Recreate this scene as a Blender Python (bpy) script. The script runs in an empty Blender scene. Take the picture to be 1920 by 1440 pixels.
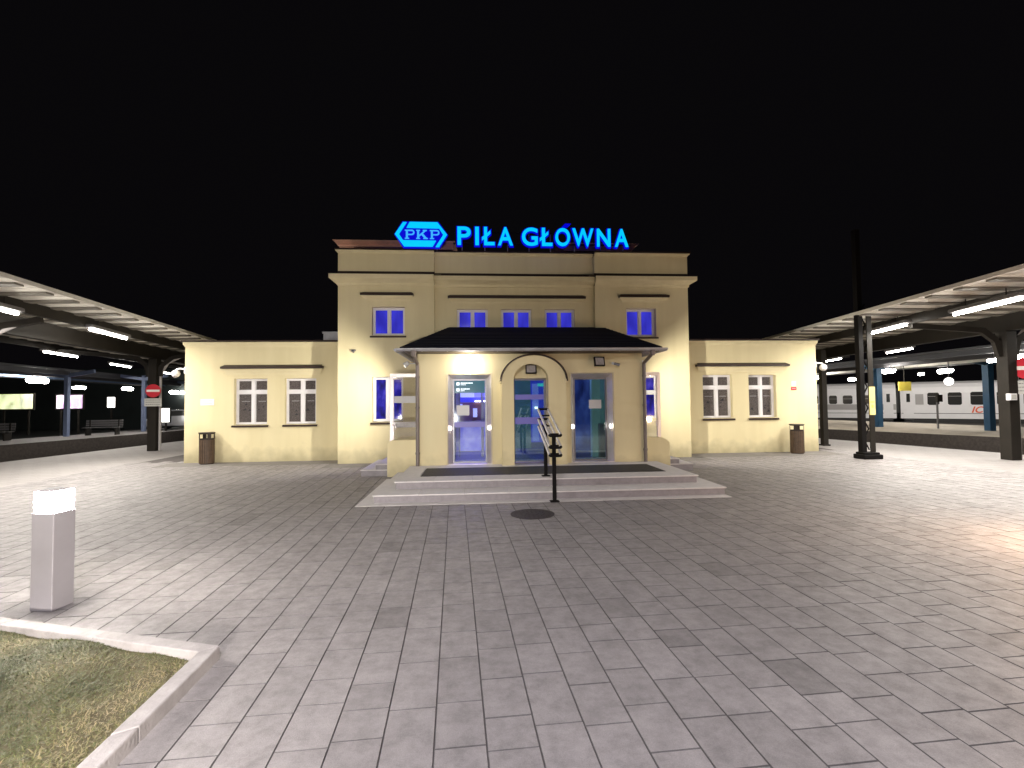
import bpy, bmesh, math, random
from mathutils import Vector, Matrix
random.seed(7)
R = math.radians
sc = bpy.context.scene

# ------------------------------------------------------------------ camera
H = 1.75
p, r, yw = .035, .0105, .0733
fw = Vector((math.sin(yw)*math.cos(p), math.cos(yw)*math.cos(p), math.sin(p)))
rt0 = Vector((math.cos(yw), -math.sin(yw), 0)); dn0 = fw.cross(rt0)
rt = rt0*math.cos(r) + dn0*math.sin(r); dn = -rt0*math.sin(r) + dn0*math.cos(r)
cd = bpy.data.cameras.new("camera"); cam = bpy.data.objects.new("camera", cd)
sc.collection.objects.link(cam); sc.camera = cam
M = Matrix((rt, -dn, -fw)).transposed().to_4x4(); M.translation = (0, 0, H)
cam.matrix_world = M
cd.sensor_width = 36; cd.lens = 911.3/1920*36; cd.clip_start = .05; cd.clip_end = 2000

# ------------------------------------------------------------------ night sky, exposure
w = bpy.data.worlds.new("World"); sc.world = w; w.use_nodes = True
wn = w.node_tree; bg = wn.nodes['Background']
sky = wn.nodes.new('ShaderNodeTexSky'); sky.sky_type = 'NISHITA'; sky.sun_disc = False
sky.sun_elevation = R(-4); sky.sun_rotation = R(160)
mixn = wn.nodes.new('ShaderNodeMix'); mixn.data_type = 'RGBA'; mixn.inputs[0].default_value = .995
mixn.inputs[7].default_value = (.026, .023, .028, 1)
wn.links.new(sky.outputs[0], mixn.inputs[6]); wn.links.new(mixn.outputs[2], bg.inputs[0])
bg.inputs[1].default_value = .1
sc.view_settings.view_transform = 'Standard'; sc.view_settings.look = 'None'
sc.view_settings.exposure = 0.0; sc.view_settings.gamma = 1
cy = sc.cycles
try:
    cy.use_denoising = True; cy.max_bounces = 6; cy.diffuse_bounces = 3; cy.glossy_bounces = 4
    cy.transmission_bounces = 6; cy.transparent_max_bounces = 8; cy.sample_clamp_indirect = 6; cy.use_light_tree = True
    cy.caustics_reflective = False; cy.caustics_refractive = False
except Exception: pass

# lamp settings (W) and colours
COOL = (1.0, .95, .86); BOLL = (1.0, .93, .85); WARM = (1.0, .62, .36)
E_TUBE_NEAR, E_TUBE_FAR = 285, 150
E_FILL_L, E_FILL_R, E_FILL_C = 250, 250, 940
E_SIDE = 660
E_BOLL_OUT, E_WARM = 2300, 270

# ------------------------------------------------------------------ materials
MT = {}
def mat(name, col, rough=.6, metal=0, bump=0, bscale=60, var=0, vscale=3, emit=None, es=1, alpha=None, spec=.5, var2=None):
    m = bpy.data.materials.new(name); m.use_nodes = True; nt = m.node_tree; b = nt.nodes['Principled BSDF']
    b.inputs['Base Color'].default_value = (*col, 1); b.inputs['Roughness'].default_value = rough
    b.inputs['Metallic'].default_value = metal; b.inputs['Specular IOR Level'].default_value = spec
    tc = nt.nodes.new('ShaderNodeTexCoord')
    if var:
        n = nt.nodes.new('ShaderNodeTexNoise'); n.inputs['Scale'].default_value = vscale; n.inputs['Detail'].default_value = 6
        n.inputs['Roughness'].default_value = .65
        mp = nt.nodes.new('ShaderNodeMapRange'); mp.inputs[1].default_value = .25; mp.inputs[2].default_value = .75
        mp.inputs[3].default_value = 1-var; mp.inputs[4].default_value = 1+var*.5
        mx = nt.nodes.new('ShaderNodeVectorMath'); mx.operation = 'SCALE'; mx.inputs[0].default_value = col
        nt.links.new(tc.outputs['Object'], n.inputs['Vector']); nt.links.new(n.outputs['Fac'], mp.inputs[0])
        nt.links.new(mp.outputs[0], mx.inputs['Scale']); nt.links.new(mx.outputs[0], b.inputs['Base Color'])
        if rough < .5 or metal:
            m2 = nt.nodes.new('ShaderNodeMapRange'); m2.inputs[3].default_value = rough*.7; m2.inputs[4].default_value = min(1, rough*1.4)
            nt.links.new(n.outputs['Fac'], m2.inputs[0]); nt.links.new(m2.outputs[0], b.inputs['Roughness'])
    if bump:
        n = nt.nodes.new('ShaderNodeTexNoise'); n.inputs['Scale'].default_value = bscale; n.inputs['Detail'].default_value = 5
        bp = nt.nodes.new('ShaderNodeBump'); bp.inputs['Strength'].default_value = bump; bp.inputs['Distance'].default_value = .01
        nt.links.new(tc.outputs['Object'], n.inputs['Vector']); nt.links.new(n.outputs['Fac'], bp.inputs['Height'])
        nt.links.new(bp.outputs[0], b.inputs['Normal'])
    if emit:
        b.inputs['Emission Color'].default_value = (*emit, 1); b.inputs['Emission Strength'].default_value = es
    MT[name] = m; return m
def glass(name, tint=(.9, .95, 1), rough=.02, mixf=.18, tr=(1, 1, 1)):
    m = bpy.data.materials.new(name); m.use_nodes = True; nt = m.node_tree; nt.nodes.clear()
    o = nt.nodes.new('ShaderNodeOutputMaterial'); mx = nt.nodes.new('ShaderNodeMixShader'); t = nt.nodes.new('ShaderNodeBsdfTransparent')
    g = nt.nodes.new('ShaderNodeBsdfGlossy'); t.inputs[0].default_value = (*tr, 1); g.inputs[0].default_value = (*tint, 1); g.inputs[1].default_value = rough
    mx.inputs[0].default_value = mixf
    nt.links.new(t.outputs[0], mx.inputs[1]); nt.links.new(g.outputs[0], mx.inputs[2]); nt.links.new(mx.outputs[0], o.inputs[0])
    MT[name] = m; return m
def lit_pane(name, cols, strength, scale=1.2, stretch=(1, 1, .35), gloss=.06):
    """window pane of a room lit from inside: blinds / frosted film glowing unevenly"""
    m = bpy.data.materials.new(name); m.use_nodes = True; nt = m.node_tree; b = nt.nodes['Principled BSDF']
    tc = nt.nodes.new('ShaderNodeTexCoord'); mp = nt.nodes.new('ShaderNodeMapping'); mp.inputs['Scale'].default_value = stretch
    n = nt.nodes.new('ShaderNodeTexNoise'); n.inputs['Scale'].default_value = scale; n.inputs['Detail'].default_value = 3
    cr = nt.nodes.new('ShaderNodeValToRGB')
    while len(cr.color_ramp.elements) < len(cols): cr.color_ramp.elements.new(.5)
    for i, c in enumerate(cols):
        cr.color_ramp.elements[i].position = .3+.4*i/(len(cols)-1); cr.color_ramp.elements[i].color = (*c, 1)
    nt.links.new(tc.outputs['Object'], mp.inputs[0]); nt.links.new(mp.outputs[0], n.inputs['Vector'])
    nt.links.new(n.outputs['Fac'], cr.inputs[0]); nt.links.new(cr.outputs[0], b.inputs['Emission Color'])
    b.inputs['Emission Strength'].default_value = strength; b.inputs['Base Color'].default_value = (.01, .01, .03, 1)
    b.inputs['Roughness'].default_value = gloss
    MT[name] = m; return m

# yellow plaster with weathering
def plaster(name, col):
    m = mat(name, col, .85, bump=.25, bscale=180, spec=.2); nt = m.node_tree; b = nt.nodes['Principled BSDF']
    tc = nt.nodes['Texture Coordinate']
    n1 = nt.nodes.new('ShaderNodeTexNoise'); n1.inputs['Scale'].default_value = .55; n1.inputs['Detail'].default_value = 8; n1.inputs['Roughness'].default_value = .6
    mp = nt.nodes.new('ShaderNodeMapping'); mp.inputs['Scale'].default_value = (5, 5, .5)
    n2 = nt.nodes.new('ShaderNodeTexNoise'); n2.inputs['Scale'].default_value = .8; n2.inputs['Detail'].default_value = 6
    nt.links.new(tc.outputs['Object'], n1.inputs['Vector']); nt.links.new(tc.outputs['Object'], mp.inputs[0]); nt.links.new(mp.outputs[0], n2.inputs['Vector'])
    ad = nt.nodes.new('ShaderNodeMath'); ad.operation = 'ADD'; nt.links.new(n1.outputs['Fac'], ad.inputs[0]); nt.links.new(n2.outputs['Fac'], ad.inputs[1])
    cr = nt.nodes.new('ShaderNodeValToRGB'); cr.color_ramp.elements[0].position = .38; cr.color_ramp.elements[1].position = .62
    cr.color_ramp.elements[0].color = (col[0]*.93, col[1]*.92, col[2]*.89, 1); cr.color_ramp.elements[1].color = (*col, 1)
    hf = nt.nodes.new('ShaderNodeMath'); hf.operation = 'MULTIPLY'; hf.inputs[1].default_value = .5
    nt.links.new(ad.outputs[0], hf.inputs[0]); nt.links.new(hf.outputs[0], cr.inputs[0])
    # splash dirt along the foot of the wall and faint run-off streaks
    sx = nt.nodes.new('ShaderNodeSeparateXYZ'); nt.links.new(tc.outputs['Object'], sx.inputs[0])
    n4 = nt.nodes.new('ShaderNodeTexNoise'); n4.inputs['Scale'].default_value = 2.6; n4.inputs['Detail'].default_value = 7; nt.links.new(tc.outputs['Object'], n4.inputs['Vector'])
    m1 = nt.nodes.new('ShaderNodeMath'); m1.operation = 'MULTIPLY_ADD'; m1.inputs[1].default_value = -.85; nt.links.new(n4.outputs['Fac'], m1.inputs[0]); nt.links.new(sx.outputs['Z'], m1.inputs[2])
    mr_ = nt.nodes.new('ShaderNodeMapRange'); mr_.inputs[1].default_value = -.48; mr_.inputs[2].default_value = .05; mr_.inputs[3].default_value = .62; mr_.inputs[4].default_value = 1
    nt.links.new(m1.outputs[0], mr_.inputs[0])
    vm = nt.nodes.new('ShaderNodeVectorMath'); vm.operation = 'SCALE'; nt.links.new(cr.outputs[0], vm.inputs[0]); nt.links.new(mr_.outputs[0], vm.inputs['Scale']); nt.links.new(vm.outputs[0], b.inputs['Base Color'])
    return m
plaster('plaster', (.76, .67, .425)); plaster('plaster_trim', (.78, .69, .45))
mat('metal_brown', (.035, .018, .012), .45, .3, var=.3)
mat('copper', (.95, .52, .36), .4, .3, var=.3, vscale=2)
mat('zinc', (.42, .42, .45), .5, .35, var=.25, vscale=4)
mat('drain_pipe', (.20, .17, .16), .5, .3, var=.3)
mat('shingle', (.007, .007, .018), .85, var=.3, vscale=6, bump=.3, bscale=14, spec=.15)
mat('white_frame', (.80, .78, .80), .4, var=.05)
mat('steel', (.80, .74, .73), .45, .8, var=.2, vscale=3)
mat('steel_dark', (.25, .25, .27), .4, .9, var=.2)
mat('granite', (.27, .25, .265), .75, bump=.2, bscale=90, var=.22, vscale=9)
mat('granite_pale_lit', (.63, .60, .595), .75, bump=.15, bscale=90, var=.12, vscale=7)  # pale border stone; on treads the paler tone carries their lamplight
mat('doormat', (.022, .020, .022), .7, bump=.5, bscale=120, var=.2, vscale=30)
mat('kerb', (.36, .335, .33), .85, bump=.4, bscale=60, var=.3, vscale=6)
mat('soil', (.12, .10, .05), .95, bump=.6, bscale=25, var=.5, vscale=5)
mat('joint', (.10, .088, .088), .95, var=.2)
mat('iron', (.055, .045, .045), .55, .5, var=.3, bump=.4, bscale=40)
mat('black_steel', (.006, .005, .005), .7, 0, spec=.15, var=.2)
mat('rail_steel', (.80, .77, .77), .4, .4, var=.2)
mat('dark_paint', (.018, .015, .012), .65, 0, spec=.25, var=.3, vscale=2)
mat('grey_paint', (.14, .135, .14), .55, .1, var=.2, vscale=3)
mat('strip_dark', (.17, .155, .13), .7, var=.3, vscale=4)
mat('pipe_paint', (.38, .36, .36), .5)
mat('canopy_sheet', (.68, .65, .58), .6, .0, var=.18, vscale=1.5)
mat('canopy_far', (.10, .10, .11), .6, .0, var=.2, vscale=1)
mat('blue_paint', (.02, .075, .15), .5, .1, var=.3, vscale=2)
mat('blue_grey', (.20, .25, .40), .5, .1, var=.2)
mat('pale_blue', (.35, .50, .75), .5, .1)
mat('bollard_metal', (.36, .34, .36), .45, .4, var=.1)
mat('wood_slats', (.095, .058, .035), .6, var=.4, vscale=12)
mat('bin_dark', (.03, .02, .016), .5, .3)
mat('white_plastic', (.75, .74, .75), .4)
mat('sign_red', (.55, .015, .035), .4)
mat('sign_white', (.80, .78, .76), .45)
mat('sign_grey', (.50, .50, .48), .5)
mat('text_dark', (.05, .05, .06), .6)
mat('paper', (.55, .55, .57), .7)
mat('yellow_sign', (.80, .66, .10), .5)
mat('yellow_pale', (.80, .68, .28), .6)
mat('train_white', (.78, .76, .78), .35, var=.06, vscale=1)
mat('train_grey', (.36, .34, .34), .4)
mat('train_window', (.03, .03, .03), .12)
mat('train_under', (.02, .018, .018), .7, var=.3)
mat('orange_red', (.75, .12, .05), .5)
mat('ballast', (.055, .045, .040), .95, bump=.8, bscale=9, var=.5, vscale=9)
mat('far_platform_top', (.26, .22, .17), .9, bump=.3, bscale=6, var=.3, vscale=1)
mat('night_wall', (.035, .045, .045), .9, var=.3, vscale=.5)
mat('asphalt', (.05, .05, .05), .9, var=.2)
mat('car_paint', (.5, .5, .52), .25, .6)
mat('tyre', (.02, .02, .02), .8)
mat('floor_tile', (.12, .12, .22), .35, var=.2)
mat('room_wall', (.34, .32, .42), .8, var=.1)
mat('room_brick', (.30, .14, .12), .7, var=.2)
mat('tube_glow', (1, 1, 1), .5, emit=(1, .96, .88), es=60)
mat('bollard_glow', (1, 1, 1), .5, emit=(1, .94, .86), es=420)
mat('lamp_glow', (1, 1, 1), .5, emit=(1, .93, .82), es=20)
mat('soft_glow', (1, 1, 1), .5, emit=(1, .97, .90), es=5)
mat('glass_dim', (.35, .33, .33), .15, var=.3, vscale=14)
mat('sign_cyan', (.0, .1, .2), .4, emit=(0, .60, 1), es=1.0)
mat('sign_cyan_dim', (.0, .1, .2), .4, emit=(.05, .45, 1), es=1)
mat('sign_blue', (.0, .0, .1), .4, emit=(0, 0, .62), es=1.0)
mat('red_glow', (.3, 0, 0), .4, emit=(1, .02, .08), es=1.6)
mat('teal_panel', (.004, .02, .03), .2, emit=(.012, .085, .125), es=1)
mat('lavender_band', (.10, .09, .25), .4, emit=(.10, .09, .35), es=.5)
mat('text_glow', (.8, .9, 1), .4, emit=(.55, .75, .9), es=1.0)
glass('door_glass', (.85, .95, 1), .03, .14, (.95, .97, 1))
glass('green_glass', (.8, .95, .9), .03, .24, (.62, .80, .78))
glass('window_glass', (.9, .95, 1), .03, .14)
lit_pane('upper_pane', [(.018, .015, .30), (.042, .042, .60), (.075, .08, .78)], 1.0, 1.7)
lit_pane('lower_pane', [(.004, .003, .05), (.02, .015, .38), (.09, .07, .62)], .9, 3.2, (1.6, 1, .8))
def curtain_mat():
    m = mat('curtain', (.27, .24, .24), .8); nt = m.node_tree; b = nt.nodes['Principled BSDF']; tc = nt.nodes['Texture Coordinate']
    n = nt.nodes.new('ShaderNodeTexNoise'); n.inputs['Scale'].default_value = 34; n.inputs['Detail'].default_value = 2
    mp = nt.nodes.new('ShaderNodeMapping'); mp.inputs['Scale'].default_value = (1, 1, 2.2)
    cr = nt.nodes.new('ShaderNodeValToRGB'); cr.color_ramp.elements[0].position = .48; cr.color_ramp.elements[1].position = .62
    cr.color_ramp.elements[0].color = (.15, .125, .12, 1); cr.color_ramp.elements[1].color = (.27, .24, .235, 1)
    nt.links.new(tc.outputs['Object'], mp.inputs[0]); nt.links.new(mp.outputs[0], n.inputs['Vector']); nt.links.new(n.outputs['Fac'], cr.inputs[0])
    nt.links.new(cr.outputs[0], b.inputs['Base Color'])
curtain_mat()
def ad_mat(name, cols, es):
    m = bpy.data.materials.new(name); m.use_nodes = True; nt = m.node_tree; b = nt.nodes['Principled BSDF']
    tc = nt.nodes.new('ShaderNodeTexCoord'); n = nt.nodes.new('ShaderNodeTexNoise'); n.inputs['Scale'].default_value = 2.2; n.inputs['Detail'].default_value = 3
    cr = nt.nodes.new('ShaderNodeValToRGB'); cr.color_ramp.interpolation = 'LINEAR'
    while len(cr.color_ramp.elements) < len(cols): cr.color_ramp.elements.new(.5)
    for i, c in enumerate(cols):
        cr.color_ramp.elements[i].position = .35+.3*i/(len(cols)-1); cr.color_ramp.elements[i].color = (*c, 1)
    nt.links.new(tc.outputs['Object'], n.inputs['Vector']); nt.links.new(n.outputs['Fac'], cr.inputs[0]); nt.links.new(cr.outputs[0], b.inputs['Emission Color'])
    b.inputs['Emission Strength'].default_value = es; MT[name] = m
ad_mat('ad_green', [(.15, .18, .05), (.6, .7, .25), (.9, .95, .6)], 1.0)
ad_mat('ad_purple', [(.25, .02, .35), (.55, .06, .6), (.9, .8, 1)], 1.0)

def paver_mat():
    m = bpy.data.materials.new('pavers'); m.use_nodes = True; nt = m.node_tree; b = nt.nodes['Principled BSDF']; L = nt.links.new
    at = nt.nodes.new('ShaderNodeAttribute'); at.attribute_name = 'tone'
    tc = nt.nodes.new('ShaderNodeTexCoord')
    n = nt.nodes.new('ShaderNodeTexNoise'); n.inputs['Scale'].default_value = 1.7; n.inputs['Detail'].default_value = 9; n.inputs['Roughness'].default_value = .7
    n2 = nt.nodes.new('ShaderNodeTexNoise'); n2.inputs['Scale'].default_value = 7; n2.inputs['Detail'].default_value = 8; n2.inputs['Roughness'].default_value = .75
    n3 = nt.nodes.new('ShaderNodeTexNoise'); n3.inputs['Scale'].default_value = 160; n3.inputs['Detail'].default_value = 3
    for q in (n, n2, n3): L(tc.outputs['Object'], q.inputs['Vector'])
    def mr(src, a, b_, c, d):
        q = nt.nodes.new('ShaderNodeMapRange'); L(src, q.inputs[0])
        for i, v in enumerate((a, b_, c, d)): q.inputs[i+1].default_value = v
        return q.outputs[0]
    def mul(x, y):
        q = nt.nodes.new('ShaderNodeMath'); q.operation = 'MULTIPLY'; L(x, q.inputs[0]); L(y, q.inputs[1]); return q.outputs[0]
    v = mul(mul(mr(n.outputs['Fac'], .3, .7, .88, 1.06), mr(n2.outputs['Fac'], .34, .60, .72, 1.05)), mr(n3.outputs['Fac'], .3, .7, .86, 1.12))
    v = mul(v, at.outputs['Fac'])
    sc_ = nt.nodes.new('ShaderNodeVectorMath'); sc_.operation = 'SCALE'; sc_.inputs[0].default_value = (.268, .248, .248); L(v, sc_.inputs['Scale'])
    L(sc_.outputs[0], b.inputs['Base Color'])
    L(mr(n2.outputs['Fac'], .3, .7, .75, .5), b.inputs['Roughness'])
    bp = nt.nodes.new('ShaderNodeBump'); bp.inputs['Strength'].default_value = .35; bp.inputs['Distance'].default_value = .004
    L(n3.outputs['Fac'], bp.inputs['Height']); L(bp.outputs[0], b.inputs['Normal'])
    MT['pavers'] = m
paver_mat()
def platform_mat():
    m = mat('platform_slab', (.45, .42, .42), .75, bump=.2, bscale=50); nt = m.node_tree; b = nt.nodes['Principled BSDF']; tc = nt.nodes['Texture Coordinate']
    br = nt.nodes.new('ShaderNodeTexBrick'); br.inputs['Scale'].default_value = 1; br.inputs['Brick Width'].default_value = .5; br.inputs['Row Height'].default_value = .3
    br.inputs['Mortar Size'].default_value = .008; br.inputs['Color1'].default_value = (.31, .29, .285, 1); br.inputs['Color2'].default_value = (.285, .265, .26, 1); br.inputs['Mortar'].default_value = (.15, .13, .13, 1)
    nt.links.new(tc.outputs['Object'], br.inputs['Vector']); nt.links.new(br.outputs[0], b.inputs['Base Color'])
platform_mat()

# ------------------------------------------------------------------ mesh helpers
C = sc.collection
def link(o, parent=None):
    C.objects.link(o)
    if parent: o.parent = parent
    return o
def props(o, label=None, cat=None, group=None, kind=None):
    if label: o['label'] = label
    if cat: o['category'] = cat
    if group: o['group'] = group
    if kind: o['kind'] = kind
    return o
def thing(name, label, cat, loc=(0, 0, 0), rz=0, group=None):
    o = bpy.data.objects.new(name, None); o.location = loc; o.rotation_euler = (0, 0, rz); o.empty_display_size = .2
    return props(link(o), label, cat, group)
def copy_tree(o, parent=None):
    c = o.copy(); link(c)
    if parent: c.parent = parent
    for ch in list(o.children): copy_tree(ch, c)
    return c
class MB:
    def __init__(s): s.v = []; s.f = []; s.sm = []; s.smooth = False
    def quad(s, *pts):
        n = len(s.v); s.v += [tuple(q) for q in pts]; s.f.append(tuple(range(n, n+len(pts)))); s.sm.append(False); return s
    def box(s, x0, x1, y0, y1, z0, z1):
        n = len(s.v)
        s.v += [(x0, y0, z0), (x1, y0, z0), (x1, y1, z0), (x0, y1, z0), (x0, y0, z1), (x1, y0, z1), (x1, y1, z1), (x0, y1, z1)]
        for f in ((0, 3, 2, 1), (4, 5, 6, 7), (0, 1, 5, 4), (1, 2, 6, 5), (2, 3, 7, 6), (3, 0, 4, 7)):
            s.f.append(tuple(n+i for i in f)); s.sm.append(False)
        return s
    def prism(s, poly, y0, y1):          # poly in (x,z), extruded along y
        return s.ext([(x, y0, z) for x, z in poly], (0, y1-y0, 0))
    def ext(s, pts, d):                  # polygon pts extruded by vector d
        n = len(s.v); k = len(pts)
        s.v += [tuple(q) for q in pts] + [(q[0]+d[0], q[1]+d[1], q[2]+d[2]) for q in pts]
        s.f.append(tuple(range(n+k-1, n-1, -1))); s.f.append(tuple(range(n+k, n+2*k)))
        for i in range(k): j = (i+1) % k; s.f.append((n+i, n+j, n+k+j, n+k+i))
        s.sm += [False]*(k+2); return s
    def tube(s, a, b, r0, r1=None, seg=12, caps=True):
        r1 = r0 if r1 is None else r1
        a = Vector(a); b = Vector(b); d = (b-a).normalized(); u = d.orthogonal().normalized(); w_ = d.cross(u); n = len(s.v)
        for c_, rr in ((a, r0), (b, r1)):
            for i in range(seg):
                t = 2*math.pi*i/seg; s.v.append(tuple(c_+u*rr*math.cos(t)+w_*rr*math.sin(t)))
        for i in range(seg):
            j = (i+1) % seg; s.f.append((n+i, n+j, n+seg+j, n+seg+i)); s.sm.append(True)
        if caps: s.f.append(tuple(range(n+seg-1, n-1, -1))); s.f.append(tuple(range(n+seg, n+2*seg))); s.sm += [False, False]
        return s
    def path(s, pts, rr, seg=10):
        for a, b in zip(pts, pts[1:]): s.tube(a, b, rr, seg=seg)
        for q in pts[1:-1]: s.ball(q, rr*1.0, 8, 5)
        return s
    def beam(s, a, b, wd, ht, up=(0, 0, 1)):  # rectangular bar from a to b; wd across, ht along up
        a = Vector(a); b = Vector(b); d = (b-a).normalized(); sd = d.cross(Vector(up)).normalized(); u = sd.cross(d)
        q = [a+sd*sx*wd/2+u*sz*ht/2 for sx, sz in ((-1, -1), (1, -1), (1, 1), (-1, 1))]
        return s.ext(q, b-a)
    def ball(s, c, rr, seg=16, rings=10, zs=1):
        n = len(s.v); c = Vector(c)
        for i in range(rings+1):
            t = math.pi*i/rings
            for j in range(seg):
                ph = 2*math.pi*j/seg; s.v.append((c.x+rr*math.sin(t)*math.cos(ph), c.y+rr*math.sin(t)*math.sin(ph), c.z+rr*zs*math.cos(t)))
        for i in range(rings):
            for j in range(seg):
                k = (j+1) % seg; s.f.append((n+i*seg+j, n+(i+1)*seg+j, n+(i+1)*seg+k, n+i*seg+k)); s.sm.append(True)
        return s
    def build(s, name, m, parent=None, bevel=0, local=None):
        me = bpy.data.meshes.new(name); me.from_pydata(s.v, [], s.f); me.update()
        bm = bmesh.new(); bm.from_mesh(me); bmesh.ops.remove_doubles(bm, verts=bm.verts, dist=1e-5)
        bmesh.ops.recalc_face_normals(bm, faces=bm.faces)
        bm.to_mesh(me); bm.free()
        if any(s.sm):
            for pl in me.polygons: pl.use_smooth = len(pl.vertices) == 4 and len(s.sm) > 8
            me.set_sharp_from_angle(angle=R(40))
        me.materials.append(MT[m]); o = bpy.data.objects.new(name, me); link(o, parent)
        if bevel:
            bv = o.modifiers.new('bevel', 'BEVEL'); bv.width = bevel; bv.segments = 2; bv.limit_method = 'ANGLE'; bv.angle_limit = R(40)
        return o
def wall_mb(x0, x1, z0, z1, y0, y1, holes, mb=None):
    """wall slab in the xz plane, y0 front, with rectangular holes [(xa,xb,za,zb)]"""
    mb = mb or MB()
    xs = sorted({x0, x1, *[h[0] for h in holes], *[h[1] for h in holes]}); zs = sorted({z0, z1, *[h[2] for h in holes], *[h[3] for h in holes]})
    xs = [x for x in xs if x0 <= x <= x1]; zs = [z for z in zs if z0 <= z <= z1]
    def solid(i, j):
        if i < 0 or j < 0 or i >= len(xs)-1 or j >= len(zs)-1: return False
        cx = (xs[i]+xs[i+1])/2; cz = (zs[j]+zs[j+1])/2
        return not any(h[0] < cx < h[1] and h[2] < cz < h[3] for h in holes)
    for i in range(len(xs)-1):
        for j in range(len(zs)-1):
            if not solid(i, j): continue
            a, b, c, d = xs[i], xs[i+1], zs[j], zs[j+1]
            mb.quad((a, y0, c), (b, y0, c), (b, y0, d), (a, y0, d)); mb.quad((a, y1, c), (a, y1, d), (b, y1, d), (b, y1, c))
            if not solid(i-1, j): mb.quad((a, y0, c), (a, y0, d), (a, y1, d), (a, y1, c))
            if not solid(i+1, j): mb.quad((b, y0, c), (b, y1, c), (b, y1, d), (b, y0, d))
            if not solid(i, j-1): mb.quad((a, y0, c), (a, y1, c), (b, y1, c), (b, y0, c))
            if not solid(i, j+1): mb.quad((a, y0, d), (b, y0, d), (b, y1, d), (a, y1, d))
    return mb
def lamp(name, kind, loc, energy, col, size=.1, rot=None, sy=None, spot=None):
    l = bpy.data.lights.new(name, kind); l.energy = energy; l.color = col
    if kind == 'AREA':
        l.shape = 'RECTANGLE'; l.size = size; l.size_y = sy or size
    else: l.shadow_soft_size = size
    if spot: l.spot_size = spot; l.spot_blend = .6
    o = bpy.data.objects.new(name, l); o.location = loc
    if rot: o.rotation_euler = rot
    link(o); return o

# ================================================================== SETTING
def frame_box(mb, x0, x1, z0, z1, y0, y1, t, tb=None):   # rectangular frame, butted
    tb = tb or t
    mb.box(x0, x0+t, y0, y1, z0, z1); mb.box(x1-t, x1, y0, y1, z0, z1)
    mb.box(x0+t, x1-t, y0+.001, y1-.001, z1-t, z1-.0005); mb.box(x0+t, x1-t, y0+.001, y1-.001, z0+.0005, z0+tb)
    return mb

g = MB().quad((-600, -600, -1.1), (600, -600, -1.1), (600, 600, -1.1), (-600, 600, -1.1)).build('ground', 'asphalt'); props(g, kind='structure')
# island platform body: edges follow the tracks
LE = [(-16.0, -12), (-15.3, 12), (-14.17, 24.8), (-12.0, 60)]
RE = [(15.9, 60), (15.3, 30), (14.68, 19.7), (16.3, 14), (17.0, 8), (18.0, -12)]
RE = [(13.2, 60), (14.2, 30), (14.9, 19.7), (16.1, 14), (17.2, 8), (18.5, -12)]
pl = MB().ext([(x, y, -1.09) for x, y in LE+RE], (0, 0, 1.082)).build('platform', 'joint'); props(pl, kind='structure')
# smooth slab strips along both track edges (paler big slabs)
def strip(name, pts, m, z): return props(MB().quad(*[(x, y, z) for x, y in pts]).build(name, m), kind='structure')
def yl(pts, y):
    for (xa, ya), (xb, yb) in zip(pts, pts[1:]):
        if min(ya, yb) <= y <= max(ya, yb): return xa+(xb-xa)*(y-ya)/(yb-ya)
RES = RE[::-1]
strip('platform_paving', [(-10.2, -12), (-10.2, 60), (yl(LE, 60)+.02, 60), (yl(LE, 24.8)+.02, 24.8), (yl(LE, 12)+.02, 12), (yl(LE, -12)+.02, -12)], 'platform_slab', -.003)
strip('platform_paving', [(12.0, -12), (yl(RES, -12)-.02, -12), (yl(RES, 8)-.02, 8), (yl(RES, 14)-.02, 14), (yl(RES, 19.7)-.02, 19.7), (yl(RES, 30)-.02, 30), (yl(RES, 60)-.02, 60), (12.0, 60)], 'platform_slab', -.003)

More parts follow.
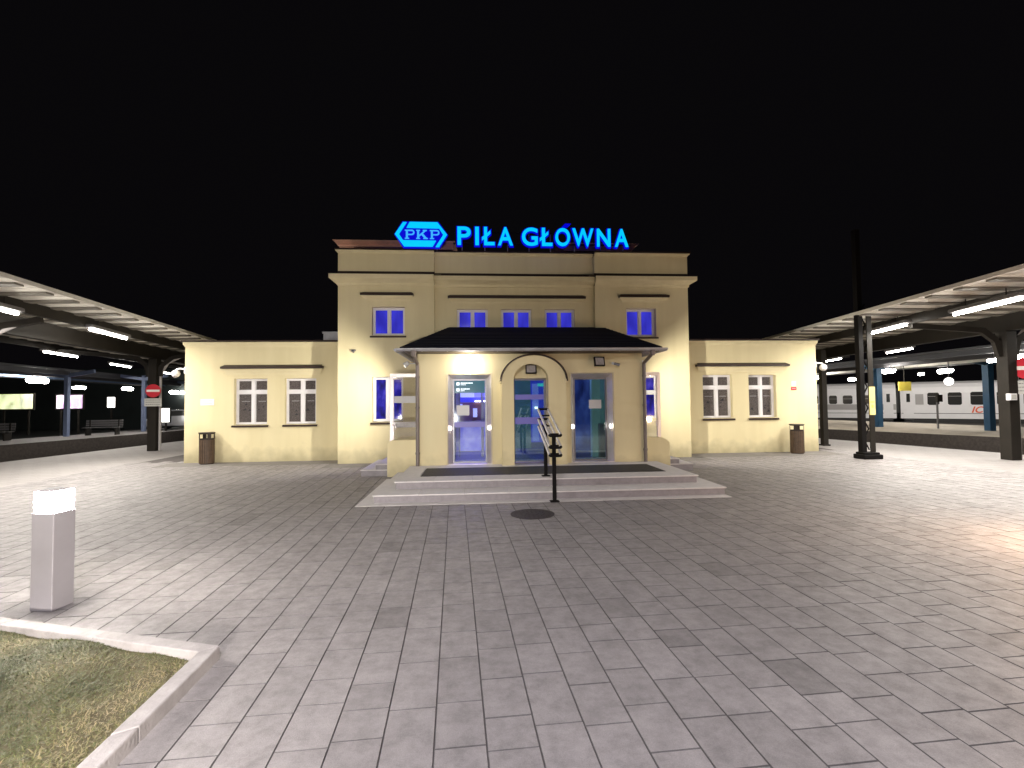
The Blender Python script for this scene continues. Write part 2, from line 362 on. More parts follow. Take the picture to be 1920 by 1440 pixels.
# lawn outline (kerb outer edge)
K1 = Vector((-1.775, 3.55)); KL = Vector((-7.2, 5.30)); KB = Vector((-1.70, .2))
def in_lawn(x, y):
    # right of left boundary handled by extents; inside when below the long arm and left of the short arm
    a = (KL-K1); n1 = Vector((-a.y, a.x)).normalized()
    if n1.dot(Vector((x, y))-K1) < .0: s1 = True
    s1 = n1.dot(Vector((x, y))-K1)
    b = (KB-K1); n2 = Vector((-b.y, b.x)).normalized(); s2 = n2.dot(Vector((x, y))-K1)
    return s1 > .06 and s2 < -.06
def pavers():
    th = R(2.5); ct, st = math.cos(th), math.sin(th)
    W = .2665; G = .0016
    vs = []; fs = []; tones = []
    def put(u0, u1, v0, v1):
        tone = random.choice((1, 1, 1, .96, 1.03, .98, 1.02, .93)) * random.uniform(.95, 1.04)
        if random.random() < .03: tone *= .82
        dz = random.uniform(-.0012, .0008); n = len(vs); e = .0035
        for (a, b, z) in ((u0, v0, -.006), (u1, v0, -.006), (u1, v1, -.006), (u0, v1, -.006), (u0+e, v0+e, dz), (u1-e, v0+e, dz), (u1-e, v1-e, dz), (u0+e, v1-e, dz)):
            vs.append((a*ct-b*st, a*st+b*ct, z))
        fs.extend([(n+4, n+5, n+6, n+7), (n, n+1, n+5, n+4), (n+1, n+2, n+6, n+5), (n+2, n+3, n+7, n+6), (n+3, n, n+4, n+7)])
        tones.extend([tone]*1 + [tone*.4]*4)
    for i in range(-44, 58):
        u0 = i*W+.15+G; u1 = u0+W-2*G; v = -1.5+random.random()*.4
        while v < 16.5:
            l = random.choice((.255, .375, .375, .375, .50)) if i % 3 else random.choice((.255, .375, .375))
            cx = (u0+u1)/2*ct-(v+l/2)*st; cy_ = (u0+u1)/2*st+(v+l/2)*ct
            ok = -10.35 < cx < 12.15 and cy_ > -.3 and not in_lawn(cx, cy_) and not (cy_ > 15.6)
            if -3.8 < cx < 6.3 and cy_ > 14.7: ok = False
            if -1.4 < cx < 3.9 and cy_ > 10.8: ok = False
            if ok: put(u0, u1, v+G, v+l-G)
            v += l
    me = bpy.data.meshes.new('paving'); me.from_pydata(vs, [], fs); me.update()
    a = me.attributes.new('tone', 'FLOAT', 'FACE'); a.data.foreach_set('value', tones)
    me.materials.append(MT['pavers']); o = bpy.data.objects.new('paving', me); link(o); props(o, kind='structure')
pavers()
# grey gravel-free band along the building base
strip('path', [(-9.0, 14.15), (-9.0, 15.3), (-3.97, 15.3), (-3.97, 14.5), (-3.97, 14.15)][:4]+[(-3.97, 14.15)], 'ballast', .0035) if False else None
for pts in ([(-9.1, 14.35), (-3.98, 14.35), (-3.98, 15.22), (-9.1, 15.22)], [(-4.2, 13.45), (-1.4, 13.45), (-1.4, 14.31), (-4.2, 14.31)],
            [(6.48, 14.15), (11.35, 14.15), (11.35, 15.22), (6.48, 15.22)], [(4.0, 13.45), (6.8, 13.45), (6.8, 14.31), (4.0, 14.31)]):
    o = strip('path', pts, 'kerb', .004)
    o.data.materials.clear(); o.data.materials.append(MT.get('band') or mat('band', (.20, .185, .175), .9, bump=.4, bscale=40, var=.3, vscale=4))

# ------------------------------------------------------------------ lawn and kerb
def offs(a, b, d):
    t = (b-a).normalized(); n = Vector((-t.y, t.x)); return a+n*d, b+n*d
nL = (KL-K1).normalized(); nB = (KB-K1).normalized()
kw = .105
nLp = Vector((nL.y, -nL.x)); nLp = nLp if nLp.dot(nB) > 0 else -nLp       # into the lawn
nBp = Vector((nB.y, -nB.x)); nBp = nBp if nBp.dot(nL) > 0 else -nBp
# inner corner
def isect(p1, d1, p2, d2):
    den = d1.x*d2.y-d1.y*d2.x; t = ((p2.x-p1.x)*d2.y-(p2.y-p1.y)*d2.x)/den; return p1+d1*t
KI = isect(K1+nLp*kw, nL, K1+nBp*kw, nB)
kerb = thing('kerb', 'low pale concrete kerb edging the corner of the lawn', 'kerb')
for (a, b, ai, bi) in ((K1, KL, KI, KL+nLp*kw), (K1, KB, KI, KB+nBp*kw)):
    L_ = (b-a).length; nseg = int(L_/1.0)+1
    for i in range(nseg):
        t0, t1 = i/nseg, (i+1)/nseg; e = .0015/L_
        q = [a.lerp(b, t0+(e if i else 0)), a.lerp(b, t1-e), ai.lerp(bi, t1-e), ai.lerp(bi, t0+(e if i else 0))]
        zt = .088+random.uniform(-.002, .002)
        MB().ext([(v.x, v.y, -.02) for v in q], (0, 0, zt+.02)).build('kerb_stone', 'kerb', kerb, bevel=.008)
def lawn():
    P = [KI, KL+nLp*kw, Vector((-7.3, .2)), KB+nBp*kw]
    n = 60; vs = []; fs = []
    def hgt(x, y): return .035+.02*math.sin(x*3.1+1)*math.cos(y*2.7)+.012*math.sin(x*11+y*7)
    for i in range(n+1):
        for j in range(n+1):
            a = P[0].lerp(P[1], i/n); b = P[3].lerp(P[2], i/n); q = a.lerp(b, j/n); vs.append((q.x, q.y, hgt(q.x, q.y)))
    for i in range(n):
        for j in range(n): k = i*(n+1)+j; fs.append((k, k+n+1, k+n+2, k+1))
    me = bpy.data.meshes.new('lawn'); me.from_pydata(vs, [], fs); me.materials.append(MT['soil']); o = bpy.data.objects.new('lawn_soil', me); link(o); props(o, kind='structure')
    # blades
    m = bpy.data.materials.new('grass'); m.use_nodes = True; nt = m.node_tree; b = nt.nodes['Principled BSDF']; b.inputs['Roughness'].default_value = .6
    at = nt.nodes.new('ShaderNodeAttribute'); at.attribute_name = 'tone'; cr = nt.nodes.new('ShaderNodeValToRGB')
    cr.color_ramp.elements[0].color = (.04, .048, .012, 1); cr.color_ramp.elements[1].color = (.30, .235, .13, 1)
    e = cr.color_ramp.elements.new(.45); e.color = (.085, .095, .028, 1); e = cr.color_ramp.elements.new(.7); e.color = (.19, .165, .07, 1)
    nt.links.new(at.outputs['Fac'], cr.inputs[0]); nt.links.new(cr.outputs[0], b.inputs['Base Color']); MT['grass'] = m
    vs = []; fs = []; tn = []
    from mathutils import noise
    for k in range(190000):
        x = random.uniform(-5.0, -1.8); y = random.uniform(1.2, 4.8)
        a = nLp.dot(Vector((x, y))-K1); c_ = nBp.dot(Vector((x, y))-K1)
        if a < kw+.005 or c_ < kw+.005: continue
        nz = noise.noise(Vector((x*2.2, y*2.2, 0)))*.5+.5; n2 = noise.noise(Vector((x*7, y*7, 3)))*.5+.5
        if random.random() > .35+.9*nz: continue
        hh = random.uniform(.006, .018)*(.6+n2); an = random.uniform(0, 6.28); ln = random.uniform(.8, 3.4)*hh; wd = random.uniform(.0015, .0035)
        z = hgt(x, y)-.003; dx, dy = math.cos(an), math.sin(an); n0 = len(vs)
        vs += [(x-dy*wd, y+dx*wd, z), (x+dy*wd, y-dx*wd, z), (x+dx*ln*.5+dy*wd*.7, y+dy*ln*.5-dx*wd*.7, z+hh*.7), (x+dx*ln*.5-dy*wd*.7, y+dy*ln*.5+dx*wd*.7, z+hh*.7), (x+dx*ln, y+dy*ln, z+hh)]
        fs += [(n0, n0+1, n0+2, n0+3), (n0+3, n0+2, n0+4)]
        t = min(1, max(0, -.30+1.25*(1-nz)+random.gauss(0, .15))); tn += [t, min(1, t+.08)]
    me = bpy.data.meshes.new('grass'); me.from_pydata(vs, [], fs); a = me.attributes.new('tone', 'FLOAT', 'FACE'); a.data.foreach_set('value', tn)
    me.materials.append(m); o = bpy.data.objects.new('grass', me); link(o); props(o, 'short patchy green and brown grass inside the kerb', 'grass', kind='stuff')
lawn()
# soil edge strips close to kerb are covered by the sheet

# ================================================================== STATION BUILDING
B = thing('station_building', 'pale yellow two storey station building with low side wings and a hipped entrance porch', 'station building', (1.2, 14.3, 0))
BO = Vector((1.2, 14.3, 0))
def part(mb, name, m, parent=B, bevel=0):
    o = mb.build(name, m, parent, bevel)
    # children are modelled in world coordinates: cancel the parents' offset
    off = Vector((0, 0, 0)); q = parent
    while q: off += q.location; q = q.parent
    o.data.transform(Matrix.Translation(-off)); return o
YT, YM, YW, YP = 14.30, 14.45, 15.21, 11.355
TL, TR = -3.975, 6.46
# tower walls (risalits + recessed middle)
up = {'L': (-3.01, -2.07, 3.70, 4.53), 'R': (4.53, 5.45, 3.66, 4.51)}
lo = {'L': (-3.0, -2.12, 1.19, 2.49), 'R': (4.60, 5.48, 1.19, 2.49)}
part(wall_mb(TL, -1.21, 0, 5.20, YT, YT+.5, [up['L'], lo['L']]), 'wall', 'plaster')
part(wall_mb(3.58, TR, 0, 5.20, YT, YT+.5, [up['R'], lo['R']]), 'wall', 'plaster')
mids = [(-.56, .36, 3.62, 4.50), (.755, 1.67, 3.62, 4.50), (2.07, 2.985, 3.62, 4.50)]
part(wall_mb(-1.21, 3.58, 0, 5.20, YM, YM+.35, mids+[(-1.20, 3.57, .28, 2.6)]), 'wall', 'plaster')
for xx in (TL, TR-.4): part(MB().box(xx, xx+.4, YT+.5, 25, 0, 5.20), 'side_wall', 'plaster')
part(MB().box(TL+.4, TR-.4, 24.6, 25, 0, 5.2), 'back_wall', 'plaster')
part(MB().box(TL, TR, YT+.2, 25, 5.2, 5.62).box(TL+.02, TR-.02, YT+.4, 24.9, 6.17, 6.2), 'roof', 'dark_paint')
# main cornice: profile swept along the front (3 runs) + returns
def cornice(mb, x0, x1, y, prof, e0=1, e1=1):
    """prof: list (outset, z) bottom->top; front run with mitred ends (e=1 outward end, 0 butt)"""
    n = len(prof)
    for k in range(n):
        (o1, z1), (o2, z2) = prof[k], prof[(k+1) % n]
        mb.quad((x0-(o1 if e0 else 0), y-o1, z1), (x1+(o1 if e1 else 0), y-o1, z1), (x1+(o2 if e1 else 0), y-o2, z2), (x0-(o2 if e0 else 0), y-o2, z2))
    for e, x, sg in ((e0, x0, -1), (e1, x1, 1)):
        if e:   # return along the side wall, 1.2 m deep is enough to reach behind
            for k in range(n):
                (o1, z1), (o2, z2) = prof[k], prof[(k+1) % n]
                mb.quad((x+sg*o1, y-o1, z1), (x+sg*o1, y+10, z1), (x+sg*o2, y+10, z2), (x+sg*o2, y-o2, z2))
        else: mb.quad(*[(x, y-o_, z_) for o_, z_ in prof])
prof = [(-.02, 5.14), (.025, 5.16), (.035, 5.22), (.10, 5.27), (.19, 5.31), (.21, 5.33), (.21, 5.445), (-.02, 5.46)]
mb = MB(); cornice(mb, TL, -1.21, YT, prof, 1, 0); part(mb, 'cornice', 'plaster_trim')
mb = MB(); cornice(mb, 3.58, TR, YT, prof, 0, 1); part(mb, 'cornice', 'plaster_trim')
mb = MB(); cornice(mb, -1.21, 3.58, YM-.01, prof, 0, 0); part(mb, 'cornice', 'plaster_trim')
# flat ends where risalit cornices stand proud
part(MB().box(TL-.215, -1.0, YT-.215, YT+.05, 5.447, 5.462).box(3.37, TR+.215, YT-.215, YT+.05, 5.447, 5.462).box(-.998, 3.368, YM-.225, YM+.05, 5.448, 5.463), 'flashing', 'metal_brown')
part(MB().box(TL-.01, -1.2, YT-.012, YT+.1, 5.463, 5.57).box(3.57, TR+.01, YT-.012, YT+.1, 5.463, 5.57).box(-1.199, 3.569, YM-.02, YM+.1, 5.464, 5.57), 'flashing', 'metal_brown')
# attic
part(MB().box(TL, -1.21, YT, YT+.35, 5.571, 6.12).box(3.58, TR, YT, YT+.35, 5.571, 6.12).box(-1.209, 3.579, YM, YM+.25, 5.571, 6.12)
     .box(TL, TL+.35, YT+.351, 25, 5.571, 6.12).box(TR-.35, TR, YT+.351, 25, 5.571, 6.12), 'attic_wall', 'plaster')
ap = [(-.02, 6.09), (.01, 6.10), (.02, 6.13), (.06, 6.155), (.065, 6.185), (-.02, 6.19)]
mb = MB(); cornice(mb, TL, -1.21, YT, ap, 1, 0); cornice(mb, 3.58, TR, YT, ap, 0, 1); cornice(mb, -1.209, 3.579, YM, ap, 0, 0)
part(mb, 'attic_moulding', 'plaster_trim')
part(MB().box(TL-.085, -1.19, YT-.085, YT+.36, 6.192, 6.225).box(3.56, TR+.085, YT-.085, YT+.36, 6.192, 6.225).box(-1.189, 3.559, YM-.085, YM+.36, 6.19, 6.22), 'attic_capping', 'metal_brown')
# copper clad roof eaves rising behind the attic
def eave(x0, x1, y, z0, z1, f0, f1):
    mb = MB()
    zs = [(z0, 0), (z0+.10, .10), (z0+.115, .07), (z1, .20), (z1+.02, .20)]
    pts0 = [(x0-o*f0, y-o, z) for z, o in zs]; pts1 = [(x1+o*f1, y-o, z) for z, o in zs]
    for a, b, c_, d in zip(pts0, pts0[1:], pts1[1:], pts1): mb.quad(a, d, c_, b)
    mb.quad(pts0[-1], pts1[-1], (x1+.2*f1, y+2.2, z1+.35), (x0-.2*f0, y+2.2, z1+.35))
    mb.quad(pts0[0], pts1[0], (x1, y+2.2, z0), (x0, y+2.2, z0))
    for pp, x in ((pts0, x0), (pts1, x1)): mb.quad(*pp, (pp[-1][0], y+2.2, z1+.35), (x, y+2.2, z0))
    return mb
part(eave(-4.25, -.72, 15.6, 6.64, 6.84, 1, .4), 'copper_roof', 'copper')
part(eave(2.9, 5.15, 15.6, 6.66, 6.84, 1, 1), 'copper_roof', 'copper')
part(MB().box(-4.1, 5.1, 15.75, 24, 6.0, 6.64), 'roof_upstand', 'dark_paint')
# hood mouldings over upper windows
def hood(x0, x1, y, z0, z1, proj, name='window_hood'):
    mb = MB(); pr_ = [(-.01, z0), (.02, z0), (.03, z0+.05), (proj*.8, z1-.03), (proj, z1), (-.01, z1+.002)]
    n = len(pr_)
    for k in range(n):
        (o1, a1), (o2, a2) = pr_[k], pr_[(k+1) % n]
        mb.quad((x0+.1-o1*.9, y-o1, a1), (x1-.1+o1*.9, y-o1, a1), (x1-.1+o2*.9, y-o2, a2), (x0+.1-o2*.9, y-o2, a2))
    for sg, x in ((-1, x0+.1), (1, x1-.1)): mb.quad(*[(x+sg*o_*.9, y-o_, z_) for o_, z_ in pr_])
    h = part(mb, name, 'plaster_trim')
    cap = MB(); e = proj+.05
    cap.v += []; a, b = x0-.02, x1+.02
    cap.ext([(a, y-e, z1+.004), (b, y-e, z1+.004), (b, y+.002, z1+.004), (a, y+.002, z1+.004)], (0, 0, .065))
    cap.ext([(a+.02, y-e+.015, z1+.070), (b-.02, y-e+.015, z1+.070), (b-.06, y-.002, z1+.125), (a+.06, y-.002, z1+.125)], (0, .0015, .002))
    part(cap, 'hood_flashing', 'metal_brown')
hood(-3.29, -1.83, YT, 4.70, 4.84, .13); hood(4.32, 5.80, YT, 4.68, 4.82, .13); hood(-.80, 3.28, YM, 4.67, 4.80, .12)

def window(box, y, mull, transom=None, pane='upper_pane', ft=.05, depth=.16, sill='metal_brown', mt=.07, frame='white_frame', curtain=False, extra=None):
    x0, x1, z0, z1 = box; yf = y+depth
    wnd = bpy.data.objects.new('window', None); link(wnd, B); wnd.location = Vector((0, 0, 0))
    wnd.location = Vector(((x0+x1)/2, yf, z0))-BO
    mb = MB(); frame_box(mb, x0, x1, z0, z1, yf, yf+.07, ft)
    xm = x0+(x1-x0)*mull; mb.box(xm-mt/2, xm+mt/2, yf-.012, yf+.06, z0+ft, z1-ft)
    cells_z = [(z0+ft, z1-ft)]
    if transom:
        zt = z0+(z1-z0)*transom; mb.box(x0+ft, xm-mt/2-.0005, yf-.008, yf+.058, zt-.045, zt+.045); mb.box(xm+mt/2+.0005, x1-ft, yf-.008, yf+.058, zt-.045, zt+.045)
        cells_z = [(z0+ft, zt-.045), (zt+.045, z1-ft)]
    # inner sash lips
    for xa, xb in ((x0+ft, xm-mt/2), (xm+mt/2, x1-ft)):
        for za, zb in cells_z: frame_box(mb, xa+.0006, xb-.0006, za+.0006, zb-.0006, yf+.012, yf+.05, .022)
    part(mb, 'frame', frame, wnd)
    for xa, xb in ((x0+ft+.02, xm-mt/2-.02), (xm+mt/2+.02, x1-ft-.02)):
        for k, (za, zb) in enumerate(cells_z):
            pm = MB().box(xa, xb, yf+.035, yf+.040, za+.02, zb-.02)
            part(pm, 'pane', 'window_glass' if curtain else pane, wnd)
            if curtain:
                part(MB().box(xa, xb, yf+.052, yf+.056, za+.02, zb-.02), 'curtain', 'curtain', wnd)
                if k == 0:
                    t = MB().box(xa+(xb-xa)*.2, xb-(xb-xa)*.15, yf+.049, yf+.0515, za+(zb-za)*.72, za+(zb-za)*.745)
                    part(t, 'paper_strip', 'paper', wnd)
                    for q in range(random.choice((2, 3, 4))):
                        cx = random.uniform(xa+.05, xb-.05); cz = random.uniform(za+.12, za+(zb-za)*.62); s_ = random.uniform(.03, .065)
                        part(MB().prism([(cx-s_, cz), (cx+s_*.9, cz), (cx+s_*random.uniform(-.5, .7), cz+s_*1.3)], yf+.0465-q*.0008, yf+.0478-q*.0008), 'paper_cutout', 'text_dark', wnd)
    if sill:
        part(MB().ext([(x0-.05, y-.05, z0-.035), (x1+.05, y-.05, z0-.035), (x1+.05, yf+.01, z0-.004), (x0-.05, yf+.01, z0-.004)], (0, 0, .012))
             .box(x0-.05, x1+.05, y-.052, y-.047, z0-.075, z0-.03), 'sill', sill, wnd)
    return wnd
for bx in up.values(): window(bx, YT, .5, None)
for bx in mids: window(bx, YM, .5, None, depth=.12)
window(lo['L'], YT, .47, None, 'lower_pane', sill='metal_brown'); window(lo['R'], YT, .5, .60, 'lower_pane', sill=None)

# wings
WL0, WR1 = -8.70, 11.17
wl = [(-7.28, -6.31, 1.12, 2.51), (-5.80, -4.87, 1.12, 2.51)]; wr = [(7.30, 8.29, 1.13, 2.53), (8.84, 9.77, 1.13, 2.52)]
part(wall_mb(WL0, TL, 0, 3.50, YW, YW+.45, wl), 'wing_wall', 'plaster')
part(wall_mb(TR, WR1, 0, 3.52, YW, YW+.45, wr), 'wing_wall', 'plaster')
part(MB().box(WL0, WL0+.4, YW+.45, 24, 0, 3.5), 'wing_side_wall', 'plaster'); part(MB().box(WR1-.4, WR1, YW+.45, 24, 0, 3.52), 'wing_side_wall', 'plaster')
for (x0, x1, z) in ((WL0, TL, 3.50), (TR, WR1, 3.52)):
    e0 = 1 if x0 == WL0 else 0
    mb = MB(); cornice(mb, x0, x1, YW, [(-.02, z-.04), (.012, z-.03), (.02, z), (.045, z+.04), (.05, z+.115), (-.02, z+.12)], e0, 1-e0); part(mb, 'wing_moulding', 'plaster_trim')
    part(MB().box(x0-(.09 if e0 else -.001), x1+(.09 if not e0 else -.001), YW-.09, 24.1, z+.122, z+.165), 'wing_roof', 'metal_brown')
for bx in wl+wr: window(bx, YW, .52, .71, curtain=True, ft=.045, mt=.085, depth=.14)
hood(-7.60, -4.66, YW, 2.60, 2.80, .10); hood(7.08, 10.15, YW, 2.60, 2.79, .10)
part(MB().box(-4.78, -4.28, 15.6, 16.1, 3.66, 3.93).box(-4.81, -4.25, 15.57, 16.13, 3.931, 3.985), 'chimney', 'zinc')

# ---------------- porch
PX0, PX1, PZ = -1.36, 3.96, .28
doors = [(-.66, .34, PZ, 2.38), (.86, 1.65, PZ, 2.28), (2.23, 3.24, PZ, 2.39)]
part(wall_mb(PX0, PX1, PZ-.02, 2.86, YP, YP+.36, doors), 'porch_wall', 'plaster')
sd = (12.35, 13.55)   # side door openings along y
for xa, xb in ((PX0, PX0+.3), (PX1-.3, PX1)):
    part(MB().box(xa, xb, YP+.361, sd[0], PZ-.02, 2.859).box(xa, xb, sd[1], YT+.14, PZ-.02, 2.859).box(xa+.001, xb-.001, sd[0], sd[1], 2.35, 2.858), 'porch_side_wall', 'plaster')
# base under porch
part(MB().box(PX0-.01, PX1+.01, YP-.01, YT+.1, 0, PZ-.021), 'porch_plinth', 'granite')
# portal slab with arch
def arch_pts(cx, rx, rz, zs_, a0, a1, n=24): return [(cx+rx*math.cos(a0+(a1-a0)*i/n), zs_+rz*math.sin(a0+(a1-a0)*i/n)) for i in range(n+1)]
YA = YP-.27
out = arch_pts(1.325, .745, .60, 2.20, math.pi, 0); inn = arch_pts(1.255, .40, .36, 2.24, math.pi, 0)
mb = MB()
ox0, ox1 = .58, 2.07; ix0, ix1 = .855, 1.655
mb.box(ox0, ix0, YA, YP-.001, PZ-.02, 2.20); mb.box(ix1, ox1, YA, YP-.001, PZ-.02, 2.20)
inn2 = [(ix0, 2.20)]+[(x, z) for x, z in inn]+[(ix1, 2.20)]
out2 = [(ox0, 2.20)]+out[1:-1]+[(ox1, 2.20)]
# resample both to same count
def resamp(pp, n):
    d = [0]
    for a, b in zip(pp, pp[1:]): d.append(d[-1]+math.dist(a, b))
    o_ = []
    for i in range(n):
        t = d[-1]*i/(n-1); k = max(j for j in range(len(d)) if d[j] <= t+1e-9); k = min(k, len(pp)-2); f = (t-d[k])/max(1e-9, d[k+1]-d[k])
        o_.append((pp[k][0]+(pp[k+1][0]-pp[k][0])*f, pp[k][1]+(pp[k+1][1]-pp[k][1])*f))
    return o_
oo, ii = resamp(out2, 33), resamp(inn2, 33)
for k in range(32):
    a, b, c_, d = oo[k], oo[k+1], ii[k+1], ii[k]
    mb.quad((a[0], YA, a[1]), (b[0], YA, b[1]), (c_[0], YA, c_[1]), (d[0], YA, d[1]))
    mb.quad((a[0], YA, a[1]), (a[0], YP-.001, a[1]), (b[0], YP-.001, b[1]), (b[0], YA, b[1]))
    mb.quad((d[0], YA, d[1]), (c_[0], YA, c_[1]), (c_[0], YP-.001, c_[1]), (d[0], YP-.001, d[1]))
part(mb, 'portal', 'plaster')
mb = MB(); f1 = [(1.325+(x-1.325)*1.012, 2.2+(z-2.2)*1.012) for x, z in out]; f2 = [(1.325+(x-1.325)*1.05, 2.2+(z-2.2)*1.06) for x, z in out]
for k in range(len(f1)-1):
    a, b, c_, d = f1[k], f1[k+1], f2[k+1], f2[k]
    for y in (YA-.05, YP-.002): mb.quad(*[(q[0], y, q[1]) for q in (a, b, c_, d)])
    mb.quad((a[0], YA-.05, a[1]), (b[0], YA-.05, b[1]), (b[0], YP-.002, b[1]), (a[0], YP-.002, a[1]))
    mb.quad((d[0], YA-.05, d[1]), (c_[0], YA-.05, c_[1]), (c_[0], YP-.002, c_[1]), (d[0], YP-.002, d[1]))
part(mb, 'arch_flashing', 'metal_brown')
part(MB().box(.545, .62, YA-.03, YP-.003, 2.16, 2.25).box(2.03, 2.105, YA-.03, YP-.003, 2.16, 2.25), 'portal_capital', 'plaster_trim')
# porch roof
EX0, EX1, EY, EZ = -1.68, 4.26, 10.82, 2.95
RX0, RX1, RZ = -.785, 3.85, 3.96
mb = MB()
rows = 14
def rp(x0, x1, y, z): return (x0, y, z), (x1, y, z)
for k in range(rows):   # overlapping shingle courses on the front slope
    t0, t1 = k/rows, (k+1)/rows; st_ = .012
    a0, a1 = EX0+(RX0-EX0)*t0, EX1+(RX1-EX1)*t0; b0, b1 = EX0+(RX0-EX0)*t1, EX1+(RX1-EX1)*t1
    y0, y1 = EY+(YM-EY)*t0, EY+(YM-EY)*t1; z0, z1 = EZ+(RZ-EZ)*t0, EZ+(RZ-EZ)*t1
    mb.quad((a0, y0, z0+st_), (a1, y0, z0+st_), (b1, y1, z1), (b0, y1, z1))
    if k: mb.quad((a0, y0, z0), (a1, y0, z0), (a1, y0, z0+st_), (a0, y0, z0+st_))
for x, rx, sg in ((EX0, RX0, 1), (EX1, RX1, -1)):
    mb.quad((x, EY, EZ+.012), (rx, YM, RZ+.001), (x, YT, EZ+.012))
mb.quad((EX0, EY, EZ+.012), (EX1, EY, EZ+.012), (EX1, EY, EZ-.03), (EX0, EY, EZ-.03)); mb.quad((EX0, EY, EZ-.03), (EX1, EY, EZ-.03), (EX1, YT, EZ-.03), (EX0, YT, EZ-.03))
for x in (EX0, EX1): mb.quad((x, EY, EZ+.012), (x, YT, EZ+.012), (x, YT, EZ-.03), (x, EY, EZ-.03))
part(mb, 'porch_roof', 'shingle')
part(MB().box(EX0+.06, EX1-.06, EY+.04, YP-.002, 2.862, 2.915).box(EX0+.06, PX0-.002, YP, YT-.01, 2.862, 2.915).box(PX1+.002, EX1-.06, YP, YT-.01, 2.862, 2.915), 'soffit', 'metal_brown')
# gutters: half-round trough on three sides with seams
def gutter(a, b, rr=.065):
    a, b = Vector(a), Vector(b); d = (b-a).normalized(); sd_ = d.cross(Vector((0, 0, 1))); mb = MB(); n = 8
    for r_ in (rr, rr-.008):
        for i in range(n):
            t0, t1 = math.pi*i/n, math.pi*(i+1)/n
            q = lambda t: (sd_*math.cos(t)-Vector((0, 0, 1))*math.sin(t))*r_
            mb.quad(a+q(t0), a+q(t1), b+q(t1), b+q(t0)); mb.sm[-1] = True
    L_ = (b-a).length; k = int(L_/.6)
    for i in range(1, k+1):
        c_ = a+d*(L_*i/(k+1))
        for j in range(n):
            t0, t1 = math.pi*j/n, math.pi*(j+1)/n
            q = lambda t: (sd_*math.cos(t)-Vector((0, 0, 1))*math.sin(t))*(rr+.006)
            mb.quad(c_+q(t0), c_+q(t1), c_+d*.03+q(t1), c_+d*.03+q(t0))
    n_ = len(mb.v); pr2 = [(sd_*math.cos(math.pi*i/n)-Vector((0, 0, 1))*math.sin(math.pi*i/n))*rr for i in range(n+1)]
    mb.quad(*[a+q for q in pr2]); mb.quad(*[b+q for q in pr2])
    return mb
gz = 2.925
part(gutter((EX0-.07, EY-.07, gz), (EX1+.07, EY-.07, gz)), 'gutter', 'zinc')
part(gutter((EX0-.07, YT-.02, gz), (EX0-.07, EY-.005, gz)), 'gutter', 'zinc'); part(gutter((EX1+.07, EY-.005, gz), (EX1+.07, YT-.02, gz)), 'gutter', 'zinc')
def pipe(x, s_):
    yb = YP-.07
    mb = MB().path([(x+s_*.02, EY-.07, gz-.06), (x+s_*.02, EY-.07, 2.80), (x, yb, 2.62), (x, yb, PZ)], .042)
    mb.tube((x+s_*.02, EY-.07, gz-.05), (x+s_*.02, EY-.07, gz-.17), .07, .045)
    mb.tube((x, yb, .55), (x, yb, .60), .052).tube((x, yb, 1.6), (x, yb, 1.64), .05).tube((x, yb, 2.3), (x, yb, 2.34), .05)
    part(mb, 'downpipe', 'drain_pipe')
pipe(PX0+.01, -1); pipe(PX1+.02, 1)
# ---------------- interior of the porch
part(MB().box(PX0+.3, PX1-.3, YP+.36, 18.0, PZ-.05, PZ-.002), 'hall_floor', 'floor_tile')
part(MB().box(PX0+.301, PX1-.301, YP+.361, 18.0, 2.72, 2.76), 'hall_ceiling', 'room_wall')
part(MB().box(-1.3, 3.7, 17.9, 18.0, PZ, 2.7).box(PX0+.18, PX0+.3, YT+.8, 17.9, PZ, 2.7).box(PX1-.3, PX1-.18, YT+.8, 17.9, PZ, 2.7), 'hall_wall', 'room_wall')
mat('hall_lavender', (.3, .3, .5), .6, emit=(.20, .20, .72), es=1.0); mat('hall_white', (.5, .5, .6), .6, emit=(.50, .56, .92), es=1.0)
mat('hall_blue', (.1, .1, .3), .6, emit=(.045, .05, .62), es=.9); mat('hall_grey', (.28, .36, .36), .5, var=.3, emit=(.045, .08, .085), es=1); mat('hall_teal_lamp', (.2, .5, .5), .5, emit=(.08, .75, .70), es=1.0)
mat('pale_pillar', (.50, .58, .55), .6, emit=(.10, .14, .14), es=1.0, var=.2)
lit_pane('hall_frosted', [(.05, .05, .55), (.16, .16, .80), (.42, .44, .90)], .8, 1.6, (1, 1, .9), .3)
lit_pane('hall_wet_blue', [(.008, .01, .07), (.035, .045, .26), (.10, .12, .48)], .9, 3.4, (1, 1, .55), .2)
def hall(name, m, *bx):  # hall backdrop boxes; most carry the room's light as emission
    for b_ in bx: part(MB().box(*b_), name, m)
hall('hall_lower_screen', 'hall_frosted', (-.47, .13, 14.0, 14.04, .34, 1.10), (.20, .50, 14.0, 14.04, .34, 1.10))
hall('hall_noticeboard', 'room_brick', (-.47, .13, 14.0, 14.04, 1.20, 1.72)); hall('hall_poster', 'hall_white', (-.10, .02, 13.96, 13.99, 1.30, 1.55), (-.47, -.40, 13.96, 13.99, 1.55, 1.68))
hall('hall_sign_band', 'hall_blue', (-.47, .50, 14.0, 14.04, 1.73, 1.86)); hall('hall_glow_panel', 'hall_white', (-.46, -.06, 14.0, 14.04, 1.87, 2.16)); hall('hall_glow_panel', 'hall_lavender', (-.055, .46, 14.0, 14.04, 1.87, 2.16))
hall('hall_strip_light', 'soft_glow', (-.05, .12, 13.9, 13.95, 1.735, 1.775), (.20, .34, 13.9, 13.95, 1.735, 1.775))
